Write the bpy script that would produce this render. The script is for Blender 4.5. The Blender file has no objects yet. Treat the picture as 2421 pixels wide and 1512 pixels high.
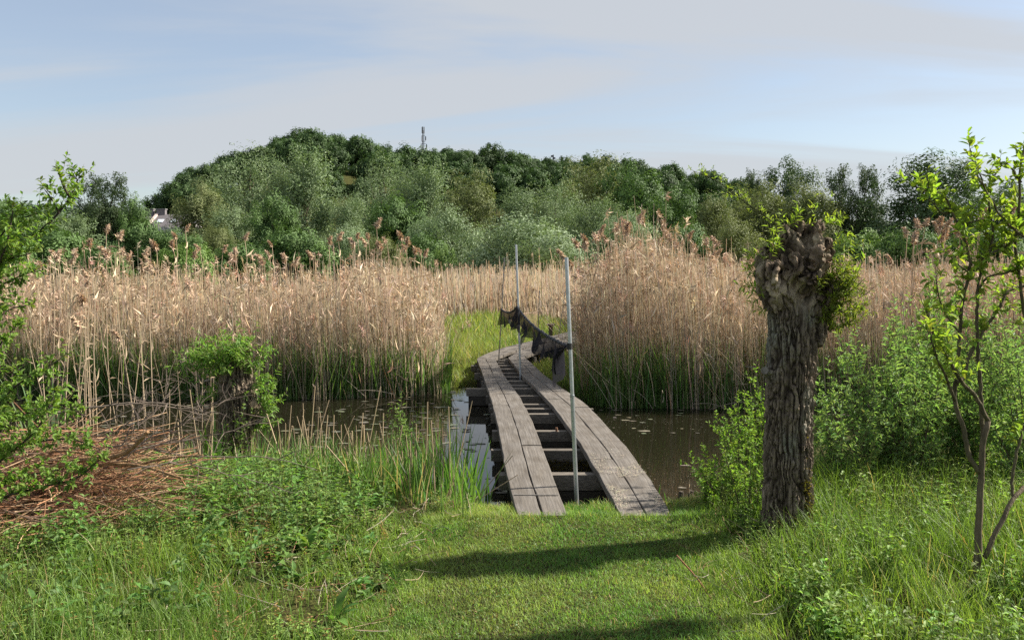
import bpy, math, random
import numpy as np

SC = bpy.context.scene
COL = SC.collection
rng = np.random.default_rng(11)
random.seed(11)

# ------------------------------------------------------------------ camera
HC, FPX, CX, HY = 2.2, 2017.0, 1210.5, 615.0      # eye height, focal length and horizon in units of a 2421 px wide picture
cam = bpy.data.cameras.new('camera')
cam.sensor_width = 36.0
cam.lens = 36.0 * FPX / 2421.0
cam.shift_y = -(756.0 - HY) / 2421.0
cam.clip_start = 0.05
cam.clip_end = 5000
camo = bpy.data.objects.new('camera', cam)
COL.objects.link(camo)
camo.location = (0, 0, HC)
camo.rotation_euler = (math.radians(90), 0, 0)
SC.camera = camo

# ------------------------------------------------------------------ sky, sun, exposure
SUN_EL, SUN_AZ = math.radians(39), math.radians(77)   # azimuth clockwise from +Y: from the right, a little ahead
w = bpy.data.worlds.new('World')
SC.world = w
w.use_nodes = True
nt = w.node_tree
nt.nodes.clear()
def N(t, typ, **kw):
    n = t.nodes.new(typ)
    for k, v in kw.items():
        setattr(n, k, v)
    return n
out = N(nt, 'ShaderNodeOutputWorld')
bg = N(nt, 'ShaderNodeBackground')
bg.inputs[1].default_value = 0.064
sky = N(nt, 'ShaderNodeTexSky', sky_type='NISHITA')
sky.sun_disc = False
sky.sun_elevation = SUN_EL
sky.sun_rotation = SUN_AZ
sky.altitude = 150
sky.air_density = 1.0
sky.dust_density = 1.2
sky.ozone_density = 1.4
tc = N(nt, 'ShaderNodeTexCoord')
sep = N(nt, 'ShaderNodeSeparateXYZ')
nt.links.new(tc.outputs['Generated'], sep.inputs[0])
zc = N(nt, 'ShaderNodeMath', operation='MAXIMUM'); zc.inputs[1].default_value = 0.0
nt.links.new(sep.outputs[2], zc.inputs[0])
za = N(nt, 'ShaderNodeMath', operation='ADD'); za.inputs[1].default_value = 0.16
nt.links.new(zc.outputs[0], za.inputs[0])
dx = N(nt, 'ShaderNodeMath', operation='DIVIDE'); dy = N(nt, 'ShaderNodeMath', operation='DIVIDE')
nt.links.new(sep.outputs[0], dx.inputs[0]); nt.links.new(za.outputs[0], dx.inputs[1])
nt.links.new(sep.outputs[1], dy.inputs[0]); nt.links.new(za.outputs[0], dy.inputs[1])
cmb = N(nt, 'ShaderNodeCombineXYZ')
nt.links.new(dx.outputs[0], cmb.inputs[0]); nt.links.new(dy.outputs[0], cmb.inputs[1])
mp = N(nt, 'ShaderNodeMapping')
mp.inputs['Rotation'].default_value = (0, 0, math.radians(8))
mp.inputs['Location'].default_value = (4.1, 1.3, 0.4)
mp.inputs['Scale'].default_value = (0.22, 0.75, 1)
nt.links.new(cmb.outputs[0], mp.inputs[0])
nz = N(nt, 'ShaderNodeTexNoise'); nz.inputs['Scale'].default_value = 1.5; nz.inputs['Detail'].default_value = 7
nz.inputs['Roughness'].default_value = 0.52; nz.inputs['Distortion'].default_value = 0.8
nt.links.new(mp.outputs[0], nz.inputs['Vector'])
rp = N(nt, 'ShaderNodeValToRGB')
rp.color_ramp.interpolation = 'EASE'
rp.color_ramp.elements[0].position = 0.36; rp.color_ramp.elements[0].color = (0.34, 0.34, 0.34, 1)
rp.color_ramp.elements[1].position = 0.62; rp.color_ramp.elements[1].color = (0.9, 0.9, 0.9, 1)
nt.links.new(nz.outputs['Fac'], rp.inputs[0])
mx = N(nt, 'ShaderNodeMix', data_type='RGBA')
mx.inputs[7].default_value = (3.75, 3.92, 4.15, 1)
nt.links.new(rp.outputs[0], mx.inputs[0])
nt.links.new(sky.outputs[0], mx.inputs[6])
nt.links.new(mx.outputs[2], bg.inputs[0])
nt.links.new(bg.outputs[0], out.inputs[0])

sun = bpy.data.lights.new('sun', 'SUN')
sun.energy = 4.6
sun.angle = math.radians(1.4)
sun.color = (1.0, 0.93, 0.82)
suno = bpy.data.objects.new('sun', sun)
COL.objects.link(suno)
suno.rotation_euler = (math.pi / 2 - SUN_EL, 0, math.pi - SUN_AZ)
SC.view_settings.view_transform = 'Standard'
SC.view_settings.look = 'None'
SC.view_settings.gamma = 1.0
SC.view_settings.exposure = 1.36
SC.cycles.use_denoising = False      # keeps the fine stems and leaves crisp
SC.cycles.max_bounces = 8
SC.cycles.diffuse_bounces = 4
SC.cycles.transparent_max_bounces = 12

# ------------------------------------------------------------------ helpers
def P(x, y, d):
    """the place in the scene that a 2421 px picture shows at (x, y) when it stands d metres off"""
    return np.array([(x - CX) / FPX * d, d, HC - (y - HY) / FPX * d])
def PX(x, d): return (x - CX) / FPX * d
def hashv(ix, iy, iz, s=0):
    h = (ix.astype(np.int64) * 374761393 + iy.astype(np.int64) * 668265263 + iz.astype(np.int64) * 2147483647 + s * 974711) & 0x7fffffff
    h = ((h ^ (h >> 13)) * 1274126177) & 0x7fffffff
    h = ((h ^ (h >> 16)) * 668265263) & 0x7fffffff
    return ((h ^ (h >> 15)) & 0xffff) / 65535.0
def vnoise(p, s=0):
    p = np.asarray(p, float)
    i = np.floor(p).astype(np.int64); f = p - i
    u = f * f * (3 - 2 * f)
    r = 0
    for a in (0, 1):
        for b in (0, 1):
            for c in (0, 1):
                wgt = (u[..., 0] if a else 1 - u[..., 0]) * (u[..., 1] if b else 1 - u[..., 1]) * (u[..., 2] if c else 1 - u[..., 2])
                r = r + wgt * hashv(i[..., 0] + a, i[..., 1] + b, i[..., 2] + c, s)
    return r
def fbm(p, s=0, o=3):
    p = np.asarray(p, float); r = 0; a = 0.5; t = 0
    for k in range(o):
        r = r + a * vnoise(p * 2 ** k, s + k); t += a; a *= 0.5
    return r / t
def n2(x, y, f, s=0, o=3):
    return fbm(np.stack([np.asarray(x) * f, np.asarray(y) * f, np.zeros_like(np.asarray(x, float))], -1), s, o)
def unit(v):
    v = np.asarray(v, float)
    return v / np.maximum(np.linalg.norm(v, axis=-1, keepdims=True), 1e-9)
def colvar(base, n, amt=0.18, hue=0.08, r=rng):
    base = np.asarray(base, float)
    k = 1 + r.normal(0, amt, (n, 1))
    h = 1 + r.normal(0, hue, (n, 3))
    return np.clip(base * np.clip(k, 0.4, 1.8) * h, 0.004, 0.95)

class Geo:
    def __init__(s): s.v, s.t, s.q, s.c, s.n = [], [], [], [], 0
    def add(s, V, T=None, Q=None, C=(0.5, 0.5, 0.5)):
        V = np.asarray(V, float).reshape(-1, 3)
        if len(V) == 0: return
        if T is not None and len(T): s.t.append(np.asarray(T, np.int64) + s.n)
        if Q is not None and len(Q): s.q.append(np.asarray(Q, np.int64) + s.n)
        C = np.asarray(C, float)
        if C.ndim == 1: C = np.broadcast_to(C, (len(V), 3))
        s.v.append(V); s.c.append(C); s.n += len(V)
    def mesh(s, name, mat, smooth=False):
        V = np.concatenate(s.v); C = np.concatenate(s.c)
        T = np.concatenate(s.t) if s.t else np.zeros((0, 3), np.int64)
        Q = np.concatenate(s.q) if s.q else np.zeros((0, 4), np.int64)
        me = bpy.data.meshes.new(name)
        me.vertices.add(len(V)); me.vertices.foreach_set('co', V.astype(np.float32).ravel())
        idx = np.concatenate([T.ravel(), Q.ravel()]).astype(np.int32)
        me.loops.add(len(idx)); me.loops.foreach_set('vertex_index', idx)
        tot = np.concatenate([np.full(len(T), 3), np.full(len(Q), 4)])
        st = np.concatenate([[0], np.cumsum(tot)[:-1]]).astype(np.int32)
        me.polygons.add(len(tot)); me.polygons.foreach_set('loop_start', st)
        me.polygons.foreach_set('use_smooth', np.full(len(tot), bool(smooth)))
        me.update(calc_edges=True)
        at = me.attributes.new('tint', 'FLOAT_COLOR', 'POINT')
        at.data.foreach_set('color', np.concatenate([C, np.ones((len(C), 1))], 1).astype(np.float32).ravel())
        me.materials.append(mat)
        return me

def tag(o, label=None, cat=None, group=None, kind=None):
    if label: o['label'] = label
    if cat: o['category'] = cat
    if group: o['group'] = group
    if kind: o['kind'] = kind
    return o
def link(name, me, parent=None, loc=None):
    o = bpy.data.objects.new(name, me)
    COL.objects.link(o)
    if parent is not None: o.parent = parent
    if loc is not None: o.location = loc
    return o
def empty(name, loc=(0, 0, 0), rz=0.0):
    o = bpy.data.objects.new(name, None)
    COL.objects.link(o)
    o.empty_display_size = 0.1
    o.location = loc; o.rotation_euler = (0, 0, rz)
    return o
def built(name, g, mat, parent=None, smooth=False):
    """link a Geo given in world coordinates; under a parent the vertices are moved into the parent's space"""
    me = g.mesh(name, mat, smooth)
    if parent is not None:
        p = parent
        off = np.zeros(3)
        while p is not None:
            off += np.array(p.location); p = p.parent
        co = np.empty(len(me.vertices) * 3, np.float32); me.vertices.foreach_get('co', co)
        me.vertices.foreach_set('co', (co.reshape(-1, 3) - off).astype(np.float32).ravel()); me.update()
    return link(name, me, parent)

LEAF4 = np.array([[0, 2, 3], [0, 3, 1]])
LEAF7 = np.array([[0, 2, 3], [0, 3, 1], [1, 3, 4], [2, 5, 3], [3, 5, 6], [3, 6, 4]])
def leaves(g, pos, d, nrm, L, W, col, fold=0.25, droop=0.15, fine=False):
    pos = np.asarray(pos, float); n = len(pos)
    if n == 0: return
    d = unit(d); s = unit(np.cross(d, nrm)); nn = np.cross(s, d)
    L = np.broadcast_to(np.asarray(L, float), (n,))[:, None]; W = np.broadcast_to(np.asarray(W, float), (n,))[:, None]
    if fine:
        b = pos
        def at(t, wd, up): return pos + d * L * t + s * W * wd + nn * (W * up - L * droop * t * t)
        V = np.stack([b, at(.28, -.42, fold), at(.28, .42, fold), at(.5, 0, 0), at(.62, -.42, fold), at(.62, .42, fold), at(1, 0, 0)], 1)
        T = LEAF7
    else:
        V = np.stack([pos, pos + d * L * .45 - s * W * .5 + nn * W * fold, pos + d * L * .45 + s * W * .5 + nn * W * fold, pos + d * L - nn * L * droop], 1)
        T = LEAF4
    k = V.shape[1]
    g.add(V.reshape(-1, 3), T=(T[None] + (np.arange(n) * k)[:, None, None]).reshape(-1, 3), C=np.repeat(np.broadcast_to(np.asarray(col, float), (n, 3)), k, 0))
def blades(g, base, yaw, lean, L, W, curve, col, segs=2):
    base = np.asarray(base, float); n = len(base)
    if n == 0: return
    B = lambda a: np.broadcast_to(np.asarray(a, float), (n,))
    yaw, lean, L, W, curve = map(B, (yaw, lean, L, W, curve))
    hx = np.stack([np.cos(yaw), np.sin(yaw), np.zeros(n)], 1)
    fa = yaw + math.pi / 2 + rng.normal(0, 0.7, n)
    sd = np.stack([np.cos(fa), np.sin(fa), np.zeros(n)], 1)
    rows = []
    up = np.array([0, 0, 1.0])
    for k in range(segs + 1):
        t = k / segs
        p = base + hx * (np.sin(lean) * L * t + curve * L * t * t)[:, None] + up * (np.cos(lean) * L * t - 0.45 * curve * L * t * t)[:, None]
        wd = (W * (1 - t ** 1.7) * 0.5)[:, None]
        if k == segs: rows.append(p[:, None])
        else: rows.append(np.stack([p - sd * wd, p + sd * wd], 1))
    V = np.concatenate(rows, 1); m = V.shape[1]
    off = (np.arange(n) * m)[:, None, None]
    Q = np.array([[2 * k, 2 * k + 1, 2 * k + 3, 2 * k + 2] for k in range(segs - 1)]).reshape(-1, 4)
    T = np.array([[2 * (segs - 1), 2 * (segs - 1) + 1, 2 * segs]])
    g.add(V.reshape(-1, 3), T=(T[None] + off).reshape(-1, 3), Q=(Q[None] + off).reshape(-1, 4) if len(Q) else None,
          C=np.repeat(np.broadcast_to(np.asarray(col, float), (n, 3)), m, 0))
def tube(g, pts, rad, sides=6, col=(0.2, 0.15, 0.1), cap=True):
    pts = np.asarray(pts, float); k = len(pts)
    rad = np.broadcast_to(np.asarray(rad, float), (k,))
    tg = unit(np.gradient(pts, axis=0))
    ref = np.array([0.31, 0.95, 0.05]) if abs(tg[0][1]) < 0.8 else np.array([1.0, 0.1, 0.2])
    s = unit(np.cross(tg, ref)); u = np.cross(s, tg)
    a = np.linspace(0, 2 * math.pi, sides, endpoint=False)
    V = pts[:, None] + rad[:, None, None] * (np.cos(a)[None, :, None] * s[:, None] + np.sin(a)[None, :, None] * u[:, None])
    Q = []
    for i in range(k - 1):
        for j in range(sides):
            j2 = (j + 1) % sides
            Q.append((i * sides + j, i * sides + j2, (i + 1) * sides + j2, (i + 1) * sides + j))
    V = V.reshape(-1, 3); T = []
    if cap:
        V = np.concatenate([V, pts[:1], pts[-1:]])
        for j in range(sides):
            j2 = (j + 1) % sides
            T.append((k * sides, j2, j)); T.append((k * sides + 1, (k - 1) * sides + j, (k - 1) * sides + j2))
    g.add(V, T=T, Q=Q, C=np.asarray(col, float))
def stems(g, base, tip, r0, r1, col, bow=0.0, sides=3, segs=2):
    """many thin tapering stalks at once"""
    base = np.asarray(base, float); tip = np.asarray(tip, float); n = len(base)
    if n == 0: return
    a = np.linspace(0, 2 * math.pi, sides, endpoint=False)
    ring = np.stack([np.cos(a), np.sin(a), 0 * a], 1)
    bw = np.broadcast_to(np.asarray(bow, float), (n,)) if np.ndim(bow) < 2 else None
    by = rng.uniform(0, 2 * math.pi, n)
    bv = np.stack([np.cos(by), np.sin(by), 0 * by], 1) * (bw[:, None] if bw is not None else 0)
    R0 = np.broadcast_to(np.asarray(r0, float), (n,)); R1 = np.broadcast_to(np.asarray(r1, float), (n,))
    rows = []
    for k in range(segs + 1):
        t = k / segs
        p = base + (tip - base) * t + bv * (4 * t * (1 - t))
        rows.append(p[:, None] + ring[None] * (R0 + (R1 - R0) * t)[:, None, None])
    V = np.concatenate(rows, 1); m = V.shape[1]
    Q = np.array([[k * sides + j, k * sides + (j + 1) % sides, (k + 1) * sides + (j + 1) % sides, (k + 1) * sides + j] for k in range(segs) for j in range(sides)])
    g.add(V.reshape(-1, 3), Q=(Q[None] + (np.arange(n) * m)[:, None, None]).reshape(-1, 4), C=np.repeat(np.broadcast_to(np.asarray(col, float), (n, 3)), m, 0))
def box(g, c, sx, sy, sz, ax=None, col=(0.3, 0.3, 0.3), jit=0.0):
    """box with centre c, sizes along three axes (ax: 3x3 rows)"""
    ax = np.eye(3) if ax is None else np.asarray(ax, float)
    s = np.array([[i, j, k] for i in (-.5, .5) for j in (-.5, .5) for k in (-.5, .5)]) * np.array([sx, sy, sz])
    if jit: s = s + rng.normal(0, jit, s.shape)
    V = np.asarray(c, float) + s @ ax
    g.add(V, Q=[(0, 1, 3, 2), (4, 6, 7, 5), (0, 4, 5, 1), (2, 3, 7, 6), (0, 2, 6, 4), (1, 5, 7, 3)], C=np.asarray(col, float))
def spline(pts, n):
    pts = np.asarray(pts, float)
    if len(pts) < 3:
        t = np.linspace(0, 1, n)[:, None]; return pts[0] + (pts[-1] - pts[0]) * t
    seg = np.r_[0, np.cumsum(np.linalg.norm(np.diff(pts, axis=0), axis=1))]
    t = np.linspace(0, seg[-1], n); out = np.empty((n, pts.shape[1]))
    tg = np.gradient(pts, seg, axis=0)
    i = np.clip(np.searchsorted(seg, t, side='right') - 1, 0, len(pts) - 2)
    h = (seg[i + 1] - seg[i])[:, None]; u = ((t - seg[i]) / (seg[i + 1] - seg[i]))[:, None]
    return (2 * u**3 - 3 * u**2 + 1) * pts[i] + (u**3 - 2 * u**2 + u) * h * tg[i] + (-2 * u**3 + 3 * u**2) * pts[i + 1] + (u**3 - u**2) * h * tg[i + 1]

# ------------------------------------------------------------------ materials
def material(name):
    m = bpy.data.materials.new(name); m.use_nodes = True
    t = m.node_tree; t.nodes.clear()
    o = N(t, 'ShaderNodeOutputMaterial')
    return m, t, o
def tinted(name, rough=0.6, transl=0.0, spec=0.3, nscale=0, namt=0.25, bump=0.0, bscale=40, tcol=(1.15, 1.2, 0.6), stretch=(1, 1, 1)):
    m, t, o = material(name)
    at = N(t, 'ShaderNodeAttribute', attribute_name='tint')
    c = at.outputs['Color']
    p = N(t, 'ShaderNodeBsdfPrincipled')
    p.inputs['Roughness'].default_value = rough
    p.inputs['Specular IOR Level'].default_value = spec
    co = N(t, 'ShaderNodeTexCoord')
    mpn = N(t, 'ShaderNodeMapping'); mpn.inputs['Scale'].default_value = stretch
    t.links.new(co.outputs['Object'], mpn.inputs[0])
    if nscale:
        nn = N(t, 'ShaderNodeTexNoise'); nn.inputs['Scale'].default_value = nscale; nn.inputs['Detail'].default_value = 4
        t.links.new(mpn.outputs[0], nn.inputs['Vector'])
        mr = N(t, 'ShaderNodeMapRange'); mr.inputs[1].default_value = 0.25; mr.inputs[2].default_value = 0.75
        mr.inputs[3].default_value = 1 - namt; mr.inputs[4].default_value = 1 + namt
        t.links.new(nn.outputs['Fac'], mr.inputs[0])
        vm = N(t, 'ShaderNodeVectorMath', operation='SCALE')
        t.links.new(c, vm.inputs[0]); t.links.new(mr.outputs[0], vm.inputs['Scale'])
        c = vm.outputs[0]
    t.links.new(c, p.inputs['Base Color'])
    if bump:
        bn = N(t, 'ShaderNodeTexNoise'); bn.inputs['Scale'].default_value = bscale; bn.inputs['Detail'].default_value = 5
        t.links.new(mpn.outputs[0], bn.inputs['Vector'])
        b = N(t, 'ShaderNodeBump'); b.inputs['Strength'].default_value = bump; b.inputs['Distance'].default_value = 0.01
        t.links.new(bn.outputs['Fac'], b.inputs['Height']); t.links.new(b.outputs[0], p.inputs['Normal'])
    if transl:
        tr = N(t, 'ShaderNodeBsdfTranslucent')
        ml = N(t, 'ShaderNodeVectorMath', operation='MULTIPLY'); ml.inputs[1].default_value = tcol
        t.links.new(c, ml.inputs[0]); t.links.new(ml.outputs[0], tr.inputs[0])
        ms = N(t, 'ShaderNodeMixShader'); ms.inputs[0].default_value = transl
        t.links.new(p.outputs[0], ms.inputs[1]); t.links.new(tr.outputs[0], ms.inputs[2])
        t.links.new(ms.outputs[0], o.inputs[0])
    else:
        t.links.new(p.outputs[0], o.inputs[0])
    return m
M_LEAF = tinted('leaf', rough=0.55, transl=0.42, spec=0.25, tcol=(1.6, 1.75, 0.75))
M_FAR = tinted('far_foliage', rough=0.6, transl=0.2, spec=0.25, tcol=(1.3, 1.4, 0.7))
M_GRASS = tinted('grass', rough=0.5, transl=0.4, spec=0.3, tcol=(1.5, 1.6, 0.7))
M_REED = tinted('dry_reed', rough=0.65, transl=0.2, spec=0.25, tcol=(1.2, 1.1, 0.9))
M_BARK = tinted('bark', rough=0.9, spec=0.15, nscale=45, namt=0.55, bump=1.0, bscale=110, stretch=(1, 1, .22))
M_TWIG = tinted('twig', rough=0.7, spec=0.25, nscale=30, namt=0.3)
M_METAL = tinted('galvanised_steel', rough=0.38, spec=0.5, nscale=25, namt=0.15)
M_METAL.node_tree.nodes['Principled BSDF'].inputs['Metallic'].default_value = 0.75
M_WALL = tinted('render_wall', rough=0.9, nscale=3, namt=0.12)
M_BEAM = tinted('wet_timber', rough=0.75, nscale=14, namt=0.5, bump=0.5, bscale=30, stretch=(1, 6, 6))

# ------------------------------------------------------------------ the lie of the land
def S_near(x): return np.interp(x, [-14, -5, -3.4, -2.4, -1.4, -0.75, -0.4, 0.2, 1.0, 1.5, 2.0, 3.0, 5, 14], [9.6, 9.4, 9.1, 8.8, 8.0, 7.3, 6.95, 6.85, 6.9, 7.05, 7.7, 9.0, 10, 10.4])
def S_far(x): return np.interp(x, [-14, -3, -1.2, -0.4, 0.5, 1.05, 1.5, 5, 14], [14.0, 13.8, 14.3, 14.9, 14.5, 13.4, 13.0, 12.9, 13.0])
def smooth(a, b, x):
    t = np.clip((np.asarray(x, float) - a) / (b - a), 0, 1); return t * t * (3 - 2 * t)
def ground_z(x, y):
    x = np.asarray(x, float); y = np.asarray(y, float)
    wob = (n2(x, y, 1.3, 5) - 0.5) * 0.25
    near = 1 - smooth(S_near(x) - 0.32 + wob, S_near(x) + 0.35 + wob, y)
    far = smooth(S_far(x) - 0.35 + wob, S_far(x) + 0.6 + wob, y)
    e = lawn_edge(x, y)
    bank = 0.285 + (n2(x, y, 0.9, 3) - 0.5) * 0.05 * np.clip(e + 0.3, 0.1, 1) + np.clip(e, 0, 3) * 0.03 - np.clip((y - 6.1) * 0.10, 0, 0.24) * smooth(-0.5, -1.4, x) + 0.045 * np.exp(-((y - 6.15) / 0.3) ** 2) * smooth(-0.7, -0.3, x) * smooth(1.7, 1.3, x)
    return -0.55 + near * (bank + 0.55) + far * (0.62 + (n2(x, y, 0.5, 9) - 0.5) * 0.1)
def xl(y): return np.interp(y, [4.4, 5.0, 5.7, 6.5], [-0.57, -0.52, -0.5, -0.27])
def xr(y): return np.interp(y, [4.4, 5.0, 5.7, 6.5], [1.05, 1.08, 1.24, 1.4])
def lawn_edge(x, y): return np.maximum(xl(y) - x, x - xr(y))      # metres outside the mown path

def axis(lo, hi, fine_lo, fine_hi, step):
    a = list(np.arange(fine_lo, fine_hi, step)); s = step; v = fine_hi
    while v < hi: a.append(v); s *= 1.35; v += s
    a.append(hi); s = step; v = fine_lo - s; b = []
    while v > lo: b.append(v); s *= 1.35; v -= s
    b.append(lo); return np.array(b[::-1] + a)
gx = axis(-1500, 1500, -7, 7, 0.14); gy = axis(-60, 2600, 2.5, 17, 0.14)
XX, YY = np.meshgrid(gx, gy)
ZZ = ground_z(XX, YY)
nx, ny = len(gx), len(gy)
ii, jj = np.meshgrid(np.arange(nx - 1), np.arange(ny - 1)); b0 = (jj * nx + ii).ravel()
GQ = np.stack([b0, b0 + 1, b0 + nx + 1, b0 + nx], 1)
m, t, o = material('soil')
p = N(t, 'ShaderNodeBsdfPrincipled'); p.inputs['Roughness'].default_value = 0.95; p.inputs['Specular IOR Level'].default_value = 0.1
co = N(t, 'ShaderNodeTexCoord')
na = N(t, 'ShaderNodeTexNoise'); na.inputs['Scale'].default_value = 1.7; na.inputs['Detail'].default_value = 8
nb = N(t, 'ShaderNodeTexNoise'); nb.inputs['Scale'].default_value = 38; nb.inputs['Detail'].default_value = 4
t.links.new(co.outputs['Object'], na.inputs[0]); t.links.new(co.outputs['Object'], nb.inputs[0])
r1 = N(t, 'ShaderNodeValToRGB')
r1.color_ramp.elements[0].position = 0.35; r1.color_ramp.elements[0].color = (0.045, 0.05, 0.018, 1)
r1.color_ramp.elements[1].position = 0.7; r1.color_ramp.elements[1].color = (0.085, 0.10, 0.03, 1)
r2 = N(t, 'ShaderNodeValToRGB')
r2.color_ramp.elements[0].position = 0.4; r2.color_ramp.elements[0].color = (0.4, 0.34, 0.3, 1)
r2.color_ramp.elements[1].position = 0.65; r2.color_ramp.elements[1].color = (1.25, 1.15, 1.0, 1)
t.links.new(na.outputs['Fac'], r1.inputs[0]); t.links.new(nb.outputs['Fac'], r2.inputs[0])
mu = N(t, 'ShaderNodeVectorMath', operation='MULTIPLY')
t.links.new(r1.outputs[0], mu.inputs[0]); t.links.new(r2.outputs[0], mu.inputs[1]); t.links.new(mu.outputs[0], p.inputs['Base Color'])
b = N(t, 'ShaderNodeBump'); b.inputs['Strength'].default_value = 0.8; b.inputs['Distance'].default_value = 0.03
t.links.new(nb.outputs['Fac'], b.inputs['Height']); t.links.new(b.outputs[0], p.inputs['Normal']); t.links.new(p.outputs[0], o.inputs[0])
M_SOIL = m
g = Geo(); g.add(np.stack([XX, YY, ZZ], -1).reshape(-1, 3), Q=GQ)
tag(built('ground', g, M_SOIL, smooth=True), 'low grassy bank and marsh ground under the reeds', kind='structure')

# water
m, t, o = material('pond_water')
p = N(t, 'ShaderNodeBsdfPrincipled'); p.inputs['Base Color'].default_value = (0.012, 0.011, 0.006, 1)
p.inputs['Roughness'].default_value = 0.035; p.inputs['IOR'].default_value = 1.33
co = N(t, 'ShaderNodeTexCoord'); na = N(t, 'ShaderNodeTexNoise'); na.inputs['Scale'].default_value = 5; na.inputs['Detail'].default_value = 3
b = N(t, 'ShaderNodeBump'); b.inputs['Strength'].default_value = 0.06; b.inputs['Distance'].default_value = 0.02
t.links.new(co.outputs['Object'], na.inputs[0]); t.links.new(na.outputs['Fac'], b.inputs['Height']); t.links.new(b.outputs[0], p.inputs['Normal'])
t.links.new(p.outputs[0], o.inputs[0])
M_WATER = m
g = Geo(); wx = np.linspace(-40, 40, 41); wy = np.linspace(5.6, 16.5, 12); WX, WY = np.meshgrid(wx, wy)
i2, j2 = np.meshgrid(np.arange(40), np.arange(11)); b0 = (j2 * 41 + i2).ravel()
g.add(np.stack([WX, WY, 0 * WX], -1).reshape(-1, 3), Q=np.stack([b0, b0 + 1, b0 + 42, b0 + 41], 1))
tag(built('water', g, M_WATER), 'dark still water of the channel crossed by the boardwalk', kind='structure')

# wooded hill and the far ridge
RIDGE = np.array([(150, 617), (300, 610), (355, 578), (400, 530), (440, 486), (500, 456), (560, 446), (600, 418), (660, 402), (740, 386), (800, 396), (860, 408), (930, 424), (1000, 442),
                  (1050, 420), (1100, 422), (1200, 432), (1300, 444), (1450, 462), (1550, 472), (1650, 482), (1740, 506), (1850, 530), (2100, 550), (2500, 565), (3000, 600)], float)
HD = 360.0
def hill_z(x, y):
    z = np.interp(CX + x / np.maximum(y, 1) * FPX, RIDGE[:, 0], HC + (HY - RIDGE[:, 1]) / FPX * HD)
    return (z - 0.05) * smooth(190, HD, y) * (1 - 0.75 * smooth(HD + 10, 620, y)) - 0.6 * (1 - smooth(188, 200, y)) + (n2(x, y, 0.02, 4) - 0.5) * 3 * smooth(220, 300, y)
hx = np.linspace(-260, 330, 120); hy = np.linspace(185, 640, 60); HX, HYY = np.meshgrid(hx, hy)
i2, j2 = np.meshgrid(np.arange(119), np.arange(59)); b0 = (j2 * 120 + i2).ravel()
g = Geo(); g.add(np.stack([HX, HYY, hill_z(HX, HYY)], -1).reshape(-1, 3), Q=np.stack([b0, b0 + 1, b0 + 121, b0 + 120], 1))
tag(built('hill', g, M_SOIL, smooth=True), 'wooded hill rising behind the willows', kind='structure')
def far_z(x, y):
    return (24 + 26 * n2(x, y, 0.0035, 21) + np.clip(-x - 200, 0, 400) * 0.03) * smooth(650, 900, y) * (1 - smooth(1000, 1500, y)) - 0.7 * (1 - smooth(640, 670, y))
hx = np.linspace(-1300, 1300, 130); hy = np.linspace(640, 1600, 40); HX, HYY = np.meshgrid(hx, hy)
i2, j2 = np.meshgrid(np.arange(129), np.arange(39)); b0 = (j2 * 130 + i2).ravel()
g = Geo(); g.add(np.stack([HX, HYY, far_z(HX, HYY)], -1).reshape(-1, 3), Q=np.stack([b0, b0 + 1, b0 + 131, b0 + 130], 1))
tag(built('hills', g, M_SOIL, smooth=True), 'low far hills beyond the marsh', kind='structure')

# ------------------------------------------------------------------ boardwalk
ZD = 0.33                                          # top of the planks above the water
def edge(pts):
    pts = np.array(pts, float); d = FPX * (HC - ZD) / (pts[:, 1] - HY)
    o = np.argsort(d); return d[o], PX(pts[o, 0], d[o])
E = [edge(e) for e in (
    [(1223, 1217.8), (1195.8, 1113.7), (1176.6, 1004), (1163, 950), (1141, 885), (1126.5, 847.1), (1151.4, 835.4), (1186.6, 822.2), (1227.6, 811.9), (1274.5, 801.7), (1331.7, 787), (1366, 779)],
    [(1343, 1217.8), (1320.3, 1160), (1288.8, 1075.4), (1267, 1015), (1247.8, 971.4), (1227, 934.5), (1190.3, 884), (1183.6, 869), (1167.5, 846.3), (1210, 831), (1256.9, 815.9), (1293.6, 806.6), (1340, 795), (1372, 786)],
    [(1467.5, 1217.8), (1428.4, 1143.8), (1373.7, 1050.8), (1338, 1001.5), (1305, 957.7), (1267, 916.7), (1236.9, 889.3), (1215.9, 863.2), (1200.6, 845.6), (1227.6, 829.5), (1256.9, 818.5), (1293.6, 810.4), (1342, 799), (1378, 790)],
    [(1590, 1217.8), (1539, 1132.9), (1483, 1056.3), (1444.8, 1015), (1409.3, 976.9), (1382, 950.9), (1357.3, 935.8), (1316.3, 907), (1282, 882), (1268.6, 869), (1239.3, 842.7), (1268.6, 832.4), (1298, 822), (1350, 809), (1390, 798)])]
def lane(k, d): return np.interp(d, *E[k])
D0, D1 = FPX * (HC - ZD) / (1217.8 - HY), 22.4
DB = 16.35                                         # the bend
M_PLANK, t, o = material('weathered_plank')
p = N(t, 'ShaderNodeBsdfPrincipled'); p.inputs['Roughness'].default_value = 0.8; p.inputs['Specular IOR Level'].default_value = 0.25
au = N(t, 'ShaderNodeAttribute', attribute_name='uvw'); at = N(t, 'ShaderNodeAttribute', attribute_name='tint')
ma = N(t, 'ShaderNodeMapping'); ma.inputs['Scale'].default_value = (60, 2.2, 10); t.links.new(au.outputs['Vector'], ma.inputs[0])
ng = N(t, 'ShaderNodeTexNoise'); ng.inputs['Scale'].default_value = 1; ng.inputs['Detail'].default_value = 6; ng.inputs['Roughness'].default_value = 0.65; ng.inputs['Distortion'].default_value = 0.6
t.links.new(ma.outputs[0], ng.inputs[0])
mb_ = N(t, 'ShaderNodeMapping'); mb_.inputs['Scale'].default_value = (9, 3.2, 5); t.links.new(au.outputs['Vector'], mb_.inputs[0])
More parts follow.
